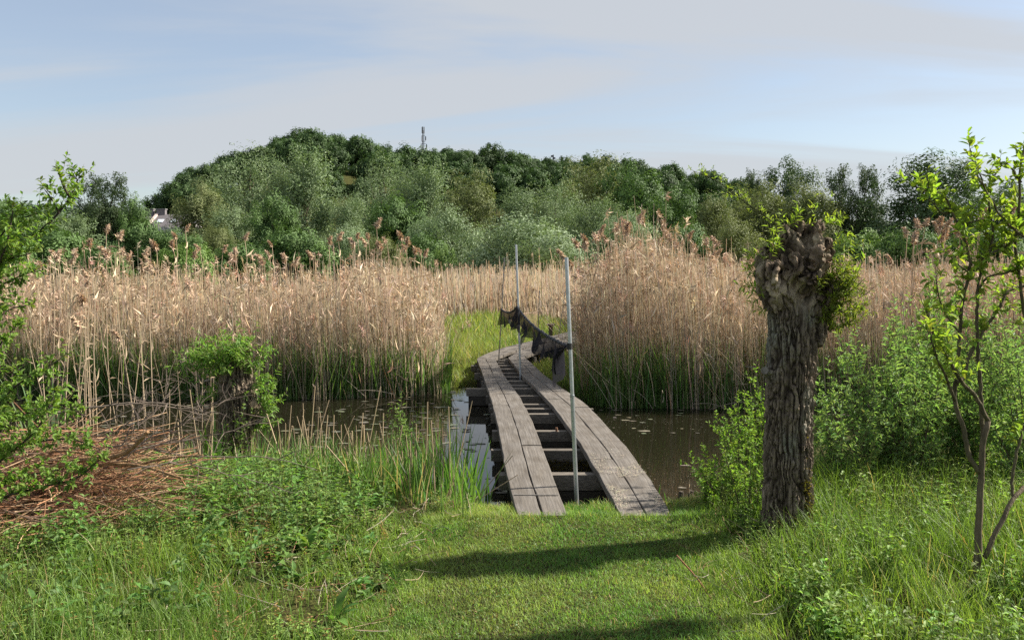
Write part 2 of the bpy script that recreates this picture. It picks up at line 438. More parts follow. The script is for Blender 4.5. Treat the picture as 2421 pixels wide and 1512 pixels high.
nl = N(t, 'ShaderNodeTexNoise'); nl.inputs['Scale'].default_value = 1; nl.inputs['Detail'].default_value = 5; t.links.new(mb_.outputs[0], nl.inputs[0])
rg = N(t, 'ShaderNodeValToRGB'); rg.color_ramp.elements[0].position = 0.3; rg.color_ramp.elements[0].color = (0.5, 0.47, 0.44, 1)
rg.color_ramp.elements[1].position = 0.68; rg.color_ramp.elements[1].color = (1.2, 1.18, 1.14, 1)
t.links.new(ng.outputs['Fac'], rg.inputs[0])
rl = N(t, 'ShaderNodeValToRGB'); rl.color_ramp.elements[0].position = 0.3; rl.color_ramp.elements[0].color = (0.72, 0.66, 0.58, 1)
rl.color_ramp.elements[1].position = 0.7; rl.color_ramp.elements[1].color = (1.12, 1.1, 1.08, 1)
t.links.new(nl.outputs['Fac'], rl.inputs[0])
m1 = N(t, 'ShaderNodeVectorMath', operation='MULTIPLY'); m2 = N(t, 'ShaderNodeVectorMath', operation='MULTIPLY')
t.links.new(rg.outputs[0], m1.inputs[0]); t.links.new(rl.outputs[0], m1.inputs[1])
t.links.new(m1.outputs[0], m2.inputs[0]); t.links.new(at.outputs['Color'], m2.inputs[1])
# the wire netting stapled over the planks: a fine diamond relief
wv = []
for sgn in (1, -1):
    mw = N(t, 'ShaderNodeMapping'); mw.inputs['Rotation'].default_value = (0, 0, sgn * math.radians(58)); mw.inputs['Scale'].default_value = (1, 1, 0)
    t.links.new(au.outputs['Vector'], mw.inputs[0])
    wt = N(t, 'ShaderNodeTexWave', wave_type='BANDS', bands_direction='X'); wt.inputs['Scale'].default_value = 11.5; wt.inputs['Distortion'].default_value = 0.3
    t.links.new(mw.outputs[0], wt.inputs[0]); wv.append(wt)
wm = N(t, 'ShaderNodeMath', operation='MAXIMUM'); t.links.new(wv[0].outputs['Fac'], wm.inputs[0]); t.links.new(wv[1].outputs['Fac'], wm.inputs[1])
wp = N(t, 'ShaderNodeMapRange'); wp.inputs[1].default_value = 0.78; wp.inputs[2].default_value = 1.0; wp.inputs[3].default_value = 0; wp.inputs[4].default_value = 1
t.links.new(wm.outputs[0], wp.inputs[0])
mxw = N(t, 'ShaderNodeMix', data_type='RGBA'); mxw.inputs[7].default_value = (0.07, 0.065, 0.06, 1)
wf = N(t, 'ShaderNodeMath', operation='MULTIPLY'); wf.inputs[1].default_value = 0.75; t.links.new(wp.outputs[0], wf.inputs[0])
t.links.new(wf.outputs[0], mxw.inputs[0]); t.links.new(m2.outputs[0], mxw.inputs[6]); t.links.new(mxw.outputs[2], p.inputs['Base Color'])
ad = N(t, 'ShaderNodeMath', operation='MULTIPLY_ADD'); ad.inputs[1].default_value = 0.5; t.links.new(wp.outputs[0], ad.inputs[0]); t.links.new(ng.outputs['Fac'], ad.inputs[2])
bb = N(t, 'ShaderNodeBump'); bb.inputs['Strength'].default_value = 0.6; bb.inputs['Distance'].default_value = 0.006
t.links.new(ad.outputs[0], bb.inputs['Height']); t.links.new(bb.outputs[0], p.inputs['Normal']); t.links.new(p.outputs[0], o.inputs[0])

walk = empty('boardwalk', (0.2, D0, 0.0))
tag(walk, 'twin-track grey plank boardwalk winding over the water into the reeds', 'boardwalk')
def plank(lane_a, lane_b, fa, fb, d0, d1, dz, tint):
    """one board between fraction fa and fb of the track's width, from depth d0 to d1, 55 mm thick, edges slightly worn"""
    ds = np.linspace(d0, d1, max(4, int((d1 - d0) / 0.22)))
    a, b_ = lane(lane_a, ds), lane(lane_b, ds)
    wa = a + (b_ - a) * fa + rng.normal(0, 0.003, len(ds)); wb = a + (b_ - a) * fb + rng.normal(0, 0.003, len(ds))
    k = len(ds); TH = 0.055; bev = 0.005
    warp = (n2(ds * 0.8, ds * 0 + lane_a + fa * 7 + d0, 1.0, 31) - 0.5) * 0.012 + dz
    cols = [(wa, -TH), (wa, -bev), (wa + bev, 0), ((wa * .66 + wb * .34), 0.001), ((wa * .34 + wb * .66), 0.001), (wb - bev, 0), (wb, -bev), (wb, -TH)]
    V = np.stack([np.stack([c[0], ds, ZD + c[1] + warp], 1) for c in cols], 1)          # k x 8
    U = np.stack([np.stack([np.full(k, u), ds, np.full(k, c[1])], 1) for u, c in zip((0, 0, .01, .066, .133, .19, .2, .2), cols)], 1) + np.array([lane_a * 3 + fa * 1.7 + d0 * 0.37, 0, 0])
    Q = []
    for i in range(k - 1):
        for j in range(8):
            j2 = (j + 1) % 8; Q.append((i * 8 + j, i * 8 + j2, (i + 1) * 8 + j2, (i + 1) * 8 + j))
    e0 = [(0, 7, 6, 1), (1, 6, 5, 2), (2, 5, 4, 3)]; l = (k - 1) * 8
    Q += [q for q in e0] + [(l + q[3], l + q[2], l + q[1], l + q[0]) for q in e0]
    g = Geo(); g.add(V.reshape(-1, 3) - np.array(walk.location), Q=Q, C=np.asarray(tint))
    me = g.mesh('plank', M_PLANK)
    ua = me.attributes.new('uvw', 'FLOAT_VECTOR', 'POINT'); ua.data.foreach_set('vector', U.reshape(-1, 3).astype(np.float32).ravel())
    link('plank', me, walk)
def ycut(*ys): return [FPX * (HC - ZD) / (y - HY) for y in ys]
G_ = 0.006
for (la, lb, fa, fb, cuts) in (
    (0, 1, 0.0, 0.491, [D0] + ycut(956, 893) + [DB, 18.6, 20.6, D1]),
    (0, 1, 0.509, 1.0, [D0] + ycut(1052, 969, 888) + [DB, 19.3, D1]),
    (2, 3, 0.0, 0.491, [D0] + ycut(1085, 926, 880) + [DB, 18.4, 20.4, D1]),
    (2, 3, 0.509, 1.0, [D0] + ycut(1040, 962, 905) + [DB, 19.0, D1])):
    for c0, c1 in zip(cuts[:-1], cuts[1:]):
        base = np.array([0.192, 0.182, 0.172]) * rng.uniform(0.88, 1.14)
        plank(la, lb, fa, fb, c0 + (G_ / 2 if c0 > D0 else 0), c1 - G_ / 2, rng.uniform(-0.004, 0.004), base)
# batten strips nailed across the near track and the bed of the bend
for (la, y, wd) in ((0, 1171, 0.014),):
    d = ycut(y)[0]; g = Geo(); a, b_ = lane(la, d), lane(la + 1, d)
    box(g, ((a + b_) / 2, d, ZD + 0.0075), b_ - a - 0.03, wd, 0.004, col=(0.13, 0.12, 0.11)); built('batten', g, M_BEAM, walk)
BEAMS = [6.6] + [FPX * (HC - 0.27) / (y - HY) for y in (1118, 1060, 1015, 977, 964, 952, 934, 917, 908, 899, 890, 880, 871, 863, 856, 850)] + [17.0, 17.6, 18.2, 18.9, 19.6, 20.4, 21.2, 22.0]
OUT = {3: (0.06, 0), 2: (0.10, 0.02), 8: (0.30, 0), 1: (0.06, 0.03), 12: (0.1, 0.02), 14: (0.12, 0.04), 5: (0.03, 0.1)}
for k, d in enumerate(BEAMS):
    ol, orr = OUT.get(k, (0.03, 0.03))
    if d < DB:
        dirv = np.array([1.0, rng.normal(0, 0.012), 0])
        x0, x1, y0, y1 = lane(0, d) - ol, lane(3, d) + orr, d, d
    else:                                           # past the bend the beams lie square to the turned deck
        dirv = np.array([0.93, -0.36, 0]); x0, x1 = lane(0, d) - 0.03, lane(3, max(d - 0.45, DB)) + 0.04
        y0, y1 = d + 0.03, max(d - 0.45, DB)
    a_, b_ = np.array([x0, y0, 0]), np.array([x1, y1, 0]); L = np.linalg.norm(b_ - a_); ux = unit(b_ - a_); uy = np.cross([0, 0, 1], ux)
    hgt = 0.11 if k != 1 else 0.14
    mossy = k in (2, 5, 6)
    g = Geo(); c = (a_ + b_) / 2; c[2] = ZD - 0.064 - hgt / 2 - (0.0 if k % 3 else 0.008)
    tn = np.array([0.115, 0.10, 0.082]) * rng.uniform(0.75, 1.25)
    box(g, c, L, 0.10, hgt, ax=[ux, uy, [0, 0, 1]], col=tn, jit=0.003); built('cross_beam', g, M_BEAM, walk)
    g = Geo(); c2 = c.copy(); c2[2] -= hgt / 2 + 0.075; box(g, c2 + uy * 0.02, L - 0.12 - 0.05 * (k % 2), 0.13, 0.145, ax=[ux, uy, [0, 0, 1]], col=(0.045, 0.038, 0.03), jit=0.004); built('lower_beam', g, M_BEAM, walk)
    if mossy:
        g = Geo(); n = 900; pp = c2 + ux * rng.uniform(-L / 2 + .1, L / 2 - .1, (n, 1)) + uy * -0.05 + np.array([0, 0, 1]) * rng.uniform(-0.02, 0.085, (n, 1))
        leaves(g, pp, np.stack([rng.normal(0, 1, n), rng.normal(-1, .5, n), rng.normal(0, 1, n)], 1), rng.normal(0, 1, (n, 3)), 0.022, 0.012, colvar((0.13, 0.10, 0.015), n, .3))
        tag(built('moss', g, M_GRASS, walk), kind='stuff')
    if k % 2 == 0 or k in (3,):
        for sx, xx in ((-1, a_ + ux * 0.09), (1, b_ - ux * 0.09)):
            g = Geo(); zt = c[2] - hgt / 2; zb = -0.5 if d < 15 else 0.0
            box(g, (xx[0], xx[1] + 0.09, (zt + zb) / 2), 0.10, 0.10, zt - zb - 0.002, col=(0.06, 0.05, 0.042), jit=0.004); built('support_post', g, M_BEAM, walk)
g = Geo(); q = P(1302, 793, 22.2); box(g, (q[0], q[1], 0.25), 0.10, 0.10, 0.5, col=(0.10, 0.075, 0.055)); 
st = empty('capped_post', (q[0], q[1], 0)); tag(st, 'short brown wooden post with flat cap beside the far end of the boardwalk', 'post')
built('post', g, M_BEAM, st); g = Geo(); box(g, (q[0], q[1], 0.525), 0.2, 0.2, 0.046, col=(0.14, 0.10, 0.075)); built('cap', g, M_BEAM, st)

# ------------------------------------------------------------------ far and middle trees
def blob_points(lobes, n, shell=0.55):
    """points near the surface of a set of ellipsoid lobes (centre, radii), with the lobe each came from"""
    vol = np.array([l[1][0] * l[1][1] + l[1][0] * l[1][2] for l in lobes]); pr = vol / vol.sum()
    k = rng.choice(len(lobes), n, p=pr)
    d = unit(rng.normal(0, 1, (n, 3))); r = rng.uniform(shell, 1.0, n) ** 0.6
    c = np.array([l[0] for l in lobes])[k]; R = np.array([l[1] for l in lobes])[k]
    return c + d * R * r[:, None], d, k
def make_tree(H, W, style, n_leaf, leafL, leafW, colA, colB, wood, nt=70):
    """returns (trunk mesh Geo, crown Geo) at the origin; style: willow | dome | tall | bush | oak"""
    gt, gc = Geo(), Geo()
    lobes = []
    R = W / 2
    if style == 'oak':
        lo, hi = 0.30, 0.95; nl = 9
    elif style == 'tall':
        lo, hi = 0.22, 0.97; nl = 9
    elif style == 'bush':
        lo, hi = 0.12, 0.92; nl = 10
    else:
        lo, hi = 0.14, 0.95; nl = 13
    for i in range(nl):
        f = (i + 0.5) / nl; z = H * (lo + (hi - lo) * f)
        prof = math.sin(math.pi * min(0.97, 0.16 + 0.80 * f)) ** (0.55 if style in ('oak', 'bush', 'dome') else 0.85)
        a = i * 2.4 + rng.uniform(-.5, .5); rr = R * prof * rng.uniform(0.35, 0.72) * (0.5 if f > 0.85 else 1)
        s = R * prof * rng.uniform(0.42, 0.62) + 0.06 * R
        lobes.append((np.array([math.cos(a) * rr, math.sin(a) * rr, z]), np.array([s, s, s * (1.15 if style in ('willow', 'tall') else 0.8) * min(1.3, H / W * .9)])))
    tp, td, tk = blob_points(lobes, nt)
    tp[:, 2] = np.clip(tp[:, 2], 0.05 * H, H * 0.985)
    per = n_leaf // nt
    up = np.array([0, 0, 1.0])
    ax = unit(td * np.array([1, 1, .4]) + up * (0.75 if style in ('willow', 'tall') else 0.25))
    ts = R * rng.uniform(0.13, 0.25, nt)
    gau = rng.normal(0, 1, (nt, per, 3)); gau /= np.maximum(1, np.linalg.norm(gau, axis=-1, keepdims=True) / 1.7)
    along = (gau * ax[:, None]).sum(-1, keepdims=True)
    stretch = 0.75 if style in ('willow', 'tall') else 0.15
    off = (gau * 0.62 + ax[:, None] * along * stretch) * ts[:, None, None]
    pos = tp[:, None] + off
    nrm = unit(off) * 0.8 + td[:, None] * 0.9 + up * 0.3 + rng.normal(0, 0.2, off.shape)
    d = unit(np.cross(nrm, rng.normal(0, 1, off.shape)) + ax[:, None] * (0.9 if style in ('willow', 'tall') else 0.2))
    mixc = np.clip(rng.uniform(0, 1, (nt, 1, 1)) * 0.75 + rng.uniform(0, 0.25, (nt, per, 1)), 0, 1)
    col = np.asarray(colA) * (1 - mixc) + np.asarray(colB) * mixc
    col = col * (1 + rng.normal(0, 0.09, (nt, per, 1)))
    n = nt * per
    keep = pos.reshape(-1, 3)[:, 2] > 0.02
    leaves(gc, pos.reshape(-1, 3)[keep], d.reshape(-1, 3)[keep], nrm.reshape(-1, 3)[keep], (leafL * rng.uniform(.7, 1.3, n))[keep], (leafW * rng.uniform(.7, 1.3, n))[keep], np.clip(col.reshape(-1, 3), .005, .9)[keep], fold=.12, droop=.1)
    V_ = gc.v[0]; zt_ = np.quantile(V_[:, 2], .997); rt_ = np.quantile(np.hypot(V_[:, 0], V_[:, 1]), .985); fit = np.array([R / rt_, R / rt_, H / zt_])
    gc.v[0] = V_ * fit; tp = tp * fit
    # trunk and limbs
    r0 = max(0.05, W * 0.018 + H * 0.006); hz = H * (0.30 if style != 'bush' else 0.1)
    lean = rng.normal(0, 0.03 * H, 2)
    tube(gt, spline([(0, 0, -0.3), (lean[0] * .3, lean[1] * .3, hz * .6), (lean[0], lean[1], hz), (lean[0] * 1.2, lean[1] * 1.2, H * .62), (0, 0, H * .88)], 9), np.linspace(r0, r0 * .18, 9), 7, wood)
    for i in rng.choice(nt, min(nt, 26), replace=False):
        q = tp[i]; s0 = rng.uniform(0.25, 0.75); b = np.array([lean[0] * s0, lean[1] * s0, min(hz * (0.6 + s0), q[2] * .8)])
        tube(gt, spline([b, (b + q) / 2 + np.array([0, 0, .06 * H]) * rng.uniform(-.3, 1), q], 5), np.linspace(r0 * .42, r0 * .08, 5), 4, wood, cap=False)
    return gt, gc
SILA, SILB = (0.13, 0.195, 0.085), (0.255, 0.32, 0.185)
OLVA, OLVB = (0.12, 0.15, 0.052), (0.21, 0.235, 0.105)
GRNA, GRNB = (0.065, 0.12, 0.035), (0.12, 0.20, 0.06)
DRKA, DRKB = (0.045, 0.08, 0.032), (0.095, 0.145, 0.062)
FRSA, FRSB = (0.11, 0.19, 0.045), (0.20, 0.30, 0.085)
HILA, HILB = (0.03, 0.062, 0.02), (0.075, 0.13, 0.04)
WG, WB = (0.10, 0.085, 0.06), (0.055, 0.045, 0.032)
VAR = {}
def variant(key, *a, **k):
    gt, gc = make_tree(*a, **k)
    VAR[key] = (gt.mesh('trunk', M_BARK), gc.mesh('crown', M_FAR))
NL = 20000
variant('silver1', 12, 10, 'willow', NL, .34, .10, SILA, SILB, WG, nt=161)
variant('silver2', 11, 8, 'willow', NL, .34, .10, SILA, SILB, WG, nt=136)
variant('silver3', 5, 7, 'bush', NL, .24, .075, SILA, (0.26, 0.33, 0.20), WG, nt=153)
variant('olive1', 10, 8, 'dome', NL, .32, .10, OLVA, OLVB, WB, nt=144)
variant('olive2', 8, 6.5, 'tall', NL, .28, .09, OLVA, OLVB, WB, nt=119)
variant('green1', 10, 7.5, 'dome', NL, .32, .15, GRNA, GRNB, WB, nt=144)
variant('green2', 5, 6, 'bush', NL, .24, .13, GRNA, GRNB, WB, nt=144)
variant('dark1', 11, 8.5, 'dome', NL, .30, .12, DRKA, DRKB, WB, nt=153)
variant('dark2', 12, 5.5, 'tall', 15000, .28, .11, DRKA, (0.075, 0.105, 0.045), WB, nt=102)
variant('fresh1', 4, 4.5, 'bush', NL, .20, .11, FRSA, FRSB, WB, nt=136)
for i in range(5):
    k = rng.uniform(0.85, 1.2)
    variant('hill%d' % i, 14, 14.5, 'oak', 7500, .85, .5, np.array(HILA) * k, np.array(HILB) * k, WB, nt=127)
SIZE = {'silver1': (12, 10), 'silver2': (11, 8), 'silver3': (5, 7), 'olive1': (10, 8), 'olive2': (8, 6.5), 'green1': (10, 7.5), 'green2': (5, 6), 'dark1': (11, 8.5), 'dark2': (12, 5.5), 'fresh1': (4, 4.5)}
def plant_tree(key, x, ytop, wpx, d, label, group=None, name='willow_tree', cat='tree', zb=0.07):
    H = HC + (HY - ytop) / FPX * d - zb; W = wpx / FPX * d
    h0, w0 = SIZE[key]
    o = empty(name, (PX(x, d), d, zb), rng.uniform(0, 6.28)); o.scale = (W / w0 * 1.3, W / w0 * 1.3, H / h0 * 1.03)
    for nm, me in zip(('trunk', 'crown'), VAR[key]): link(nm, me, o)
    tag(o, label, cat, group); return o
GW = 'willows and trees lining the far side of the reed bed'
for a in (
    ('silver1', 592, 366, 215, 88, 'tall silver-green willow, left one of the twin-topped pair before the hill'),
    ('silver2', 718, 360, 175, 86, 'tall silver-green willow, right one of the twin-topped pair before the hill'),
    ('silver1', 905, 384, 190, 84, 'broad silver willow whose top lies just below the mast'),
    ('silver2', 1005, 388, 150, 82, 'grey-green willow directly under and in front of the mast'),
    ('olive1', 1112, 412, 150, 78, 'olive willow just past the mast with a rounded feathery top'),
    ('olive1', 480, 440, 130, 80, 'olive willow with bare lower trunks standing before the far house'),
    ('silver2', 545, 488, 130, 74, 'pale willow at the foot of the twin-topped pair, beside the house'),
    ('silver2', 832, 468, 110, 76, 'small silver willow in the dip between the two tall willow groups'),
    ('green1', 640, 470, 110, 70, 'fresh green tree in front of the twin-topped willows'),
    ('green1', 945, 470, 140, 70, 'dark leafy tree in front of the willow below the mast'),
    ('silver2', 1235, 448, 140, 74, 'silver willow standing behind the round silver bush'),
    ('silver1', 1318, 434, 150, 72, 'grey-green willow behind the galvanised poles'),
    ('olive1', 1400, 382, 190, 84, 'large olive willow reaching highest between mast and old pollard'),
    ('green1', 1492, 398, 150, 80, 'green willow with dark limbs beside the large olive one'),
    ('silver2', 1420, 470, 120, 68, 'low silver willow at the foot of the large olive willow'),
    ('green1', 1585, 455, 120, 74, 'mid-green tree behind the tallest plumed reeds'),
    ('olive2', 1690, 468, 110, 68, 'slim olive willow with thin trunks near the hanging pollard shoot'),
    ('olive1', 1790, 438, 160, 72, 'brownish olive willow dome behind the pollard shoot'),
    ('olive1', 1905, 442, 165, 70, 'pale olive willow dome right behind the old pollard head'),
    ('dark1', 1868, 386, 135, 100, 'dark wind-swept tree rising beyond the pollard'),
    ('dark2', 1778, 412, 60, 100, 'thin sparse tree at the right foot of the hill'),
    ('dark2', 1985, 404, 90, 72, 'dark upright tree with visible stems, next to the pollard'),
    ('dark2', 2050, 402, 95, 70, 'dark upright tree with visible stems, beside the big dome'),
    ('dark1', 2200, 374, 250, 62, 'big dark dome-shaped tree behind the leafy sapling'),
    ('dark1', 2385, 440, 180, 64, 'dark tree behind the sapling at the edge of the picture'),
    ('dark2', 222, 422, 85, 86, 'dark slender tree, left of the two beside the house'),
    ('dark2', 272, 420, 95, 84, 'dark slender tree, right of the two beside the house'),
    ('green1', 312, 476, 70, 82, 'small dark tree leaning against the slender pair'),
    ('green1', 60, 492, 120, 72, 'green tree behind the leafy branch tip at the picture edge'),
    ('green1', -40, 462, 150, 80, 'tall green tree cut by the left picture edge'),
    ('silver2', 160, 505, 130, 70, 'grey-green tree below the slender dark pair')):
    plant_tree(*a, group=GW)
GB = 'bushes at the back edge of the reeds'
for a in (
    ('silver3', 1240, 520, 275, 50, 'big round silver-leaved bush in the centre behind the reeds'),
    ('fresh1', 2045, 555, 135, 52, 'bright green bush between pollard and big dark dome'),
    ('green2', 695, 548, 165, 55, 'dark glossy green bush below the twin-topped willows'),
    ('fresh1', 440, 588, 110, 44, 'light green bush in the reed tops below the house'),
    ('green2', 335, 528, 125, 60, 'dark leafy bush in front of the house roof'),
    ('green1', 405, 548, 120, 60, 'leafy green tree hiding the lower walls of the terraced house'),
    ('olive2', 515, 535, 90, 66, 'olive bush hiding the low white house'),
    ('fresh1', 1050, 588, 46, 50, 'small bright green shrub beside the silver bush'),
    ('green2', 130, 548, 170, 50, 'wide green bush behind the reeds by the picture edge'),
    ('green2', 240, 585, 110, 46, 'low green bush left of the light green one'),
    ('silver3', 820, 545, 150, 58, 'grey-green bush behind tall plumed reeds'),
    ('olive2', 900, 560, 100, 56, 'brownish bush among the plumed reeds under the mast'),
    ('silver3', 1480, 505, 160, 56, 'silver bush behind the highest reed plumes'),
    ('green2', 1620, 540, 150, 56, 'green bush behind the reeds left of the pollard'),
    ('olive2', 1740, 530, 130, 54, 'olive bush close to the pollard head'),
    ('dark1', 1860, 560, 130, 54, 'dark bush hidden behind the pollard trunk'),
    ('green2', 2150, 545, 170, 50, 'dark green bush at the foot of the big dome'),
    ('green2', 2330, 545, 190, 50, 'dark green bush behind the sapling stems'),
    ('silver3', 1050, 500, 150, 62, 'grey willow bush below the olive willow past the mast'),
    ('green2', 560, 580, 120, 50, 'green bush right of the light green one'),
    ('green2', 1000, 560, 120, 58, 'dark green bush under the mast'),
    ('green2', 0, 560, 150, 46, 'green bush cut by the left picture edge')):
    plant_tree(*a, group=GB, name='bush', cat='bush')

# the wood on the hill: the crowns that can be told apart
SKX = [300, 360, 430, 500, 560, 640, 720, 800, 850, 900, 1000, 1060, 1160, 1260, 1330, 1400, 1500, 1580, 1660, 1740, 1800, 1900, 2100]
SKY = [480, 520, 470, 440, 380, 372, 365, 470, 470, 400, 395, 430, 450, 470, 450, 395, 410, 470, 480, 450, 430, 400, 400]
hn = 0
for row, (dd, hs) in enumerate(((368, 0.98), (352, 1.0), (334, 1.02), (314, 1.0), (292, 1.0), (268, 0.95))):
    X = -168 + row * 3.1
    while X < 165:
        x = X + rng.uniform(-2, 2); y = dd + rng.uniform(-6, 6); z = float(hill_z(np.array(x), np.array(y)))
        s = hs * rng.uniform(0.66, 1.1); px = CX + x / y * FPX; py = HY - (z + 14 * s - HC) / y * FPX
        X += 8.6
        if z < 0.6 or py > np.interp(px, SKX, SKY) - 2 or not (362 < px < 1800): continue
        o = empty('hill_tree', (x, y, z - 0.4), rng.uniform(0, 6.28)); sx = s * rng.uniform(0.85, 1.15); o.scale = (sx, sx, s)
        for nm, me in zip(('trunk', 'crown'), VAR['hill%d' % rng.integers(5)]): link(nm, me, o)
        crest = row < 2
        part_ = 'lower left end of the hill' if px < 520 else 'rounded summit of the hill' if px < 830 else 'dip left of the mast' if px < 1005 else 'ridge just right of the mast' if px < 1250 else 'long slope falling away right of the mast' if px < 1520 else 'far right foot of the hill'
        tag(o, 'dark tree %s the %s' % ('on the skyline of' if crest else 'below the skyline on', part_), 'tree', 'hill trees, ' + ('skyline, ' if crest else 'slope, ') + part_); hn += 1
print('hill trees', hn)
# far woodland on the horizon
g = Geo(); n = 26000
x = rng.uniform(-1200, 900, n); y = rng.uniform(700, 960, n); z = far_z(x, y) + rng.uniform(0, 1, n) ** .7 * (9 + 5 * n2(x, y, .04, 8)); 
nr = rng.normal(0, .6, (n, 3)) + np.array([0.3, -.3, .8])
leaves(g, np.stack([x, y, z], 1), np.cross(nr, rng.normal(0, 1, (n, 3))), nr, 5.0, 3.6, colvar((0.035, 0.062, 0.03), n, .25), fold=.1)
tag(built('far_woodland', g, M_FAR), 'far wooded ridge on the horizon beyond the houses', 'woodland', kind='stuff')

# telecom mast
q = P(1000, 300, 372); zb = float(hill_z(np.array(q[0]), np.array(q[1]))) - 0.5; zt = q[2]
mast = empty('telecom_mast', (q[0], q[1], zb)); tag(mast, 'grey telecom mast with antenna panels on the hilltop', 'mast')
g = Geo(); tube(g, [(q[0], q[1], zb), (q[0], q[1], zt - 1.5)], [0.42, 0.24], 8, (0.06, 0.065, 0.075)); built('pole', g, M_BEAM, mast)
for a in range(3):
    g = Geo(); an = a * 2.09 + .4; box(g, (q[0] + math.cos(an) * .5, q[1] + math.sin(an) * .5, zt - 1.4), .38, .22, 2.8, col=(0.2, 0.2, 0.2)); built('antenna_panel', g, M_WALL, mast)
for zz, rr in ((zt - 5.2, 1.0), (zt - 8.6, 1.4)):
    g = Geo()
    for an in (0, 2.1, 4.2):
        c, s = math.cos(an) * rr, math.sin(an) * rr
        tube(g, [(q[0], q[1], zz - 1.2), (q[0] + c, q[1] + s, zz - 1.2), (q[0] + c, q[1] + s, zz + 1.3), (q[0], q[1], zz + 1.3)], .11, 4, (0.25, 0.27, 0.3))
    built('antenna_frame', g, M_METAL, mast)
    for an in (0, 2.1):
        g = Geo(); box(g, (q[0] + math.cos(an) * (rr + .2), q[1] + math.sin(an) * (rr + .2), zz + .2), .4, .3, 1.6, col=(0.2, 0.21, 0.22)); built('antenna_panel', g, M_WALL, mast)
g = Geo(); tube(g, [(q[0] + .6, q[1], zt - 9), (q[0] + .6, q[1], zt - 2.5)], .07, 4, (0.2, 0.2, 0.22)); built('ladder', g, M_METAL, mast)
q = P(1308, 366, 372); zb = float(hill_z(np.array(q[0]), np.array(q[1]))); fm = empty('antenna_pole', (q[0], q[1], zb)); tag(fm, 'small dark antenna pole poking above the hilltop trees', 'antenna')
g = Geo(); tube(g, [(q[0], q[1], zb), (q[0], q[1], q[2])], .3, 6, (0.08, 0.08, 0.09)); built('pole', g, M_METAL, fm)
g = Geo(); box(g, (q[0] - .5, q[1], q[2] - .6), 1.0, .6, .7, col=(0.06, 0.06, 0.07)); box(g, (q[0] + .5, q[1], q[2] - 1.5), .9, .6, .7, col=(0.06, 0.06, 0.07)); built('dish', g, M_METAL, fm)

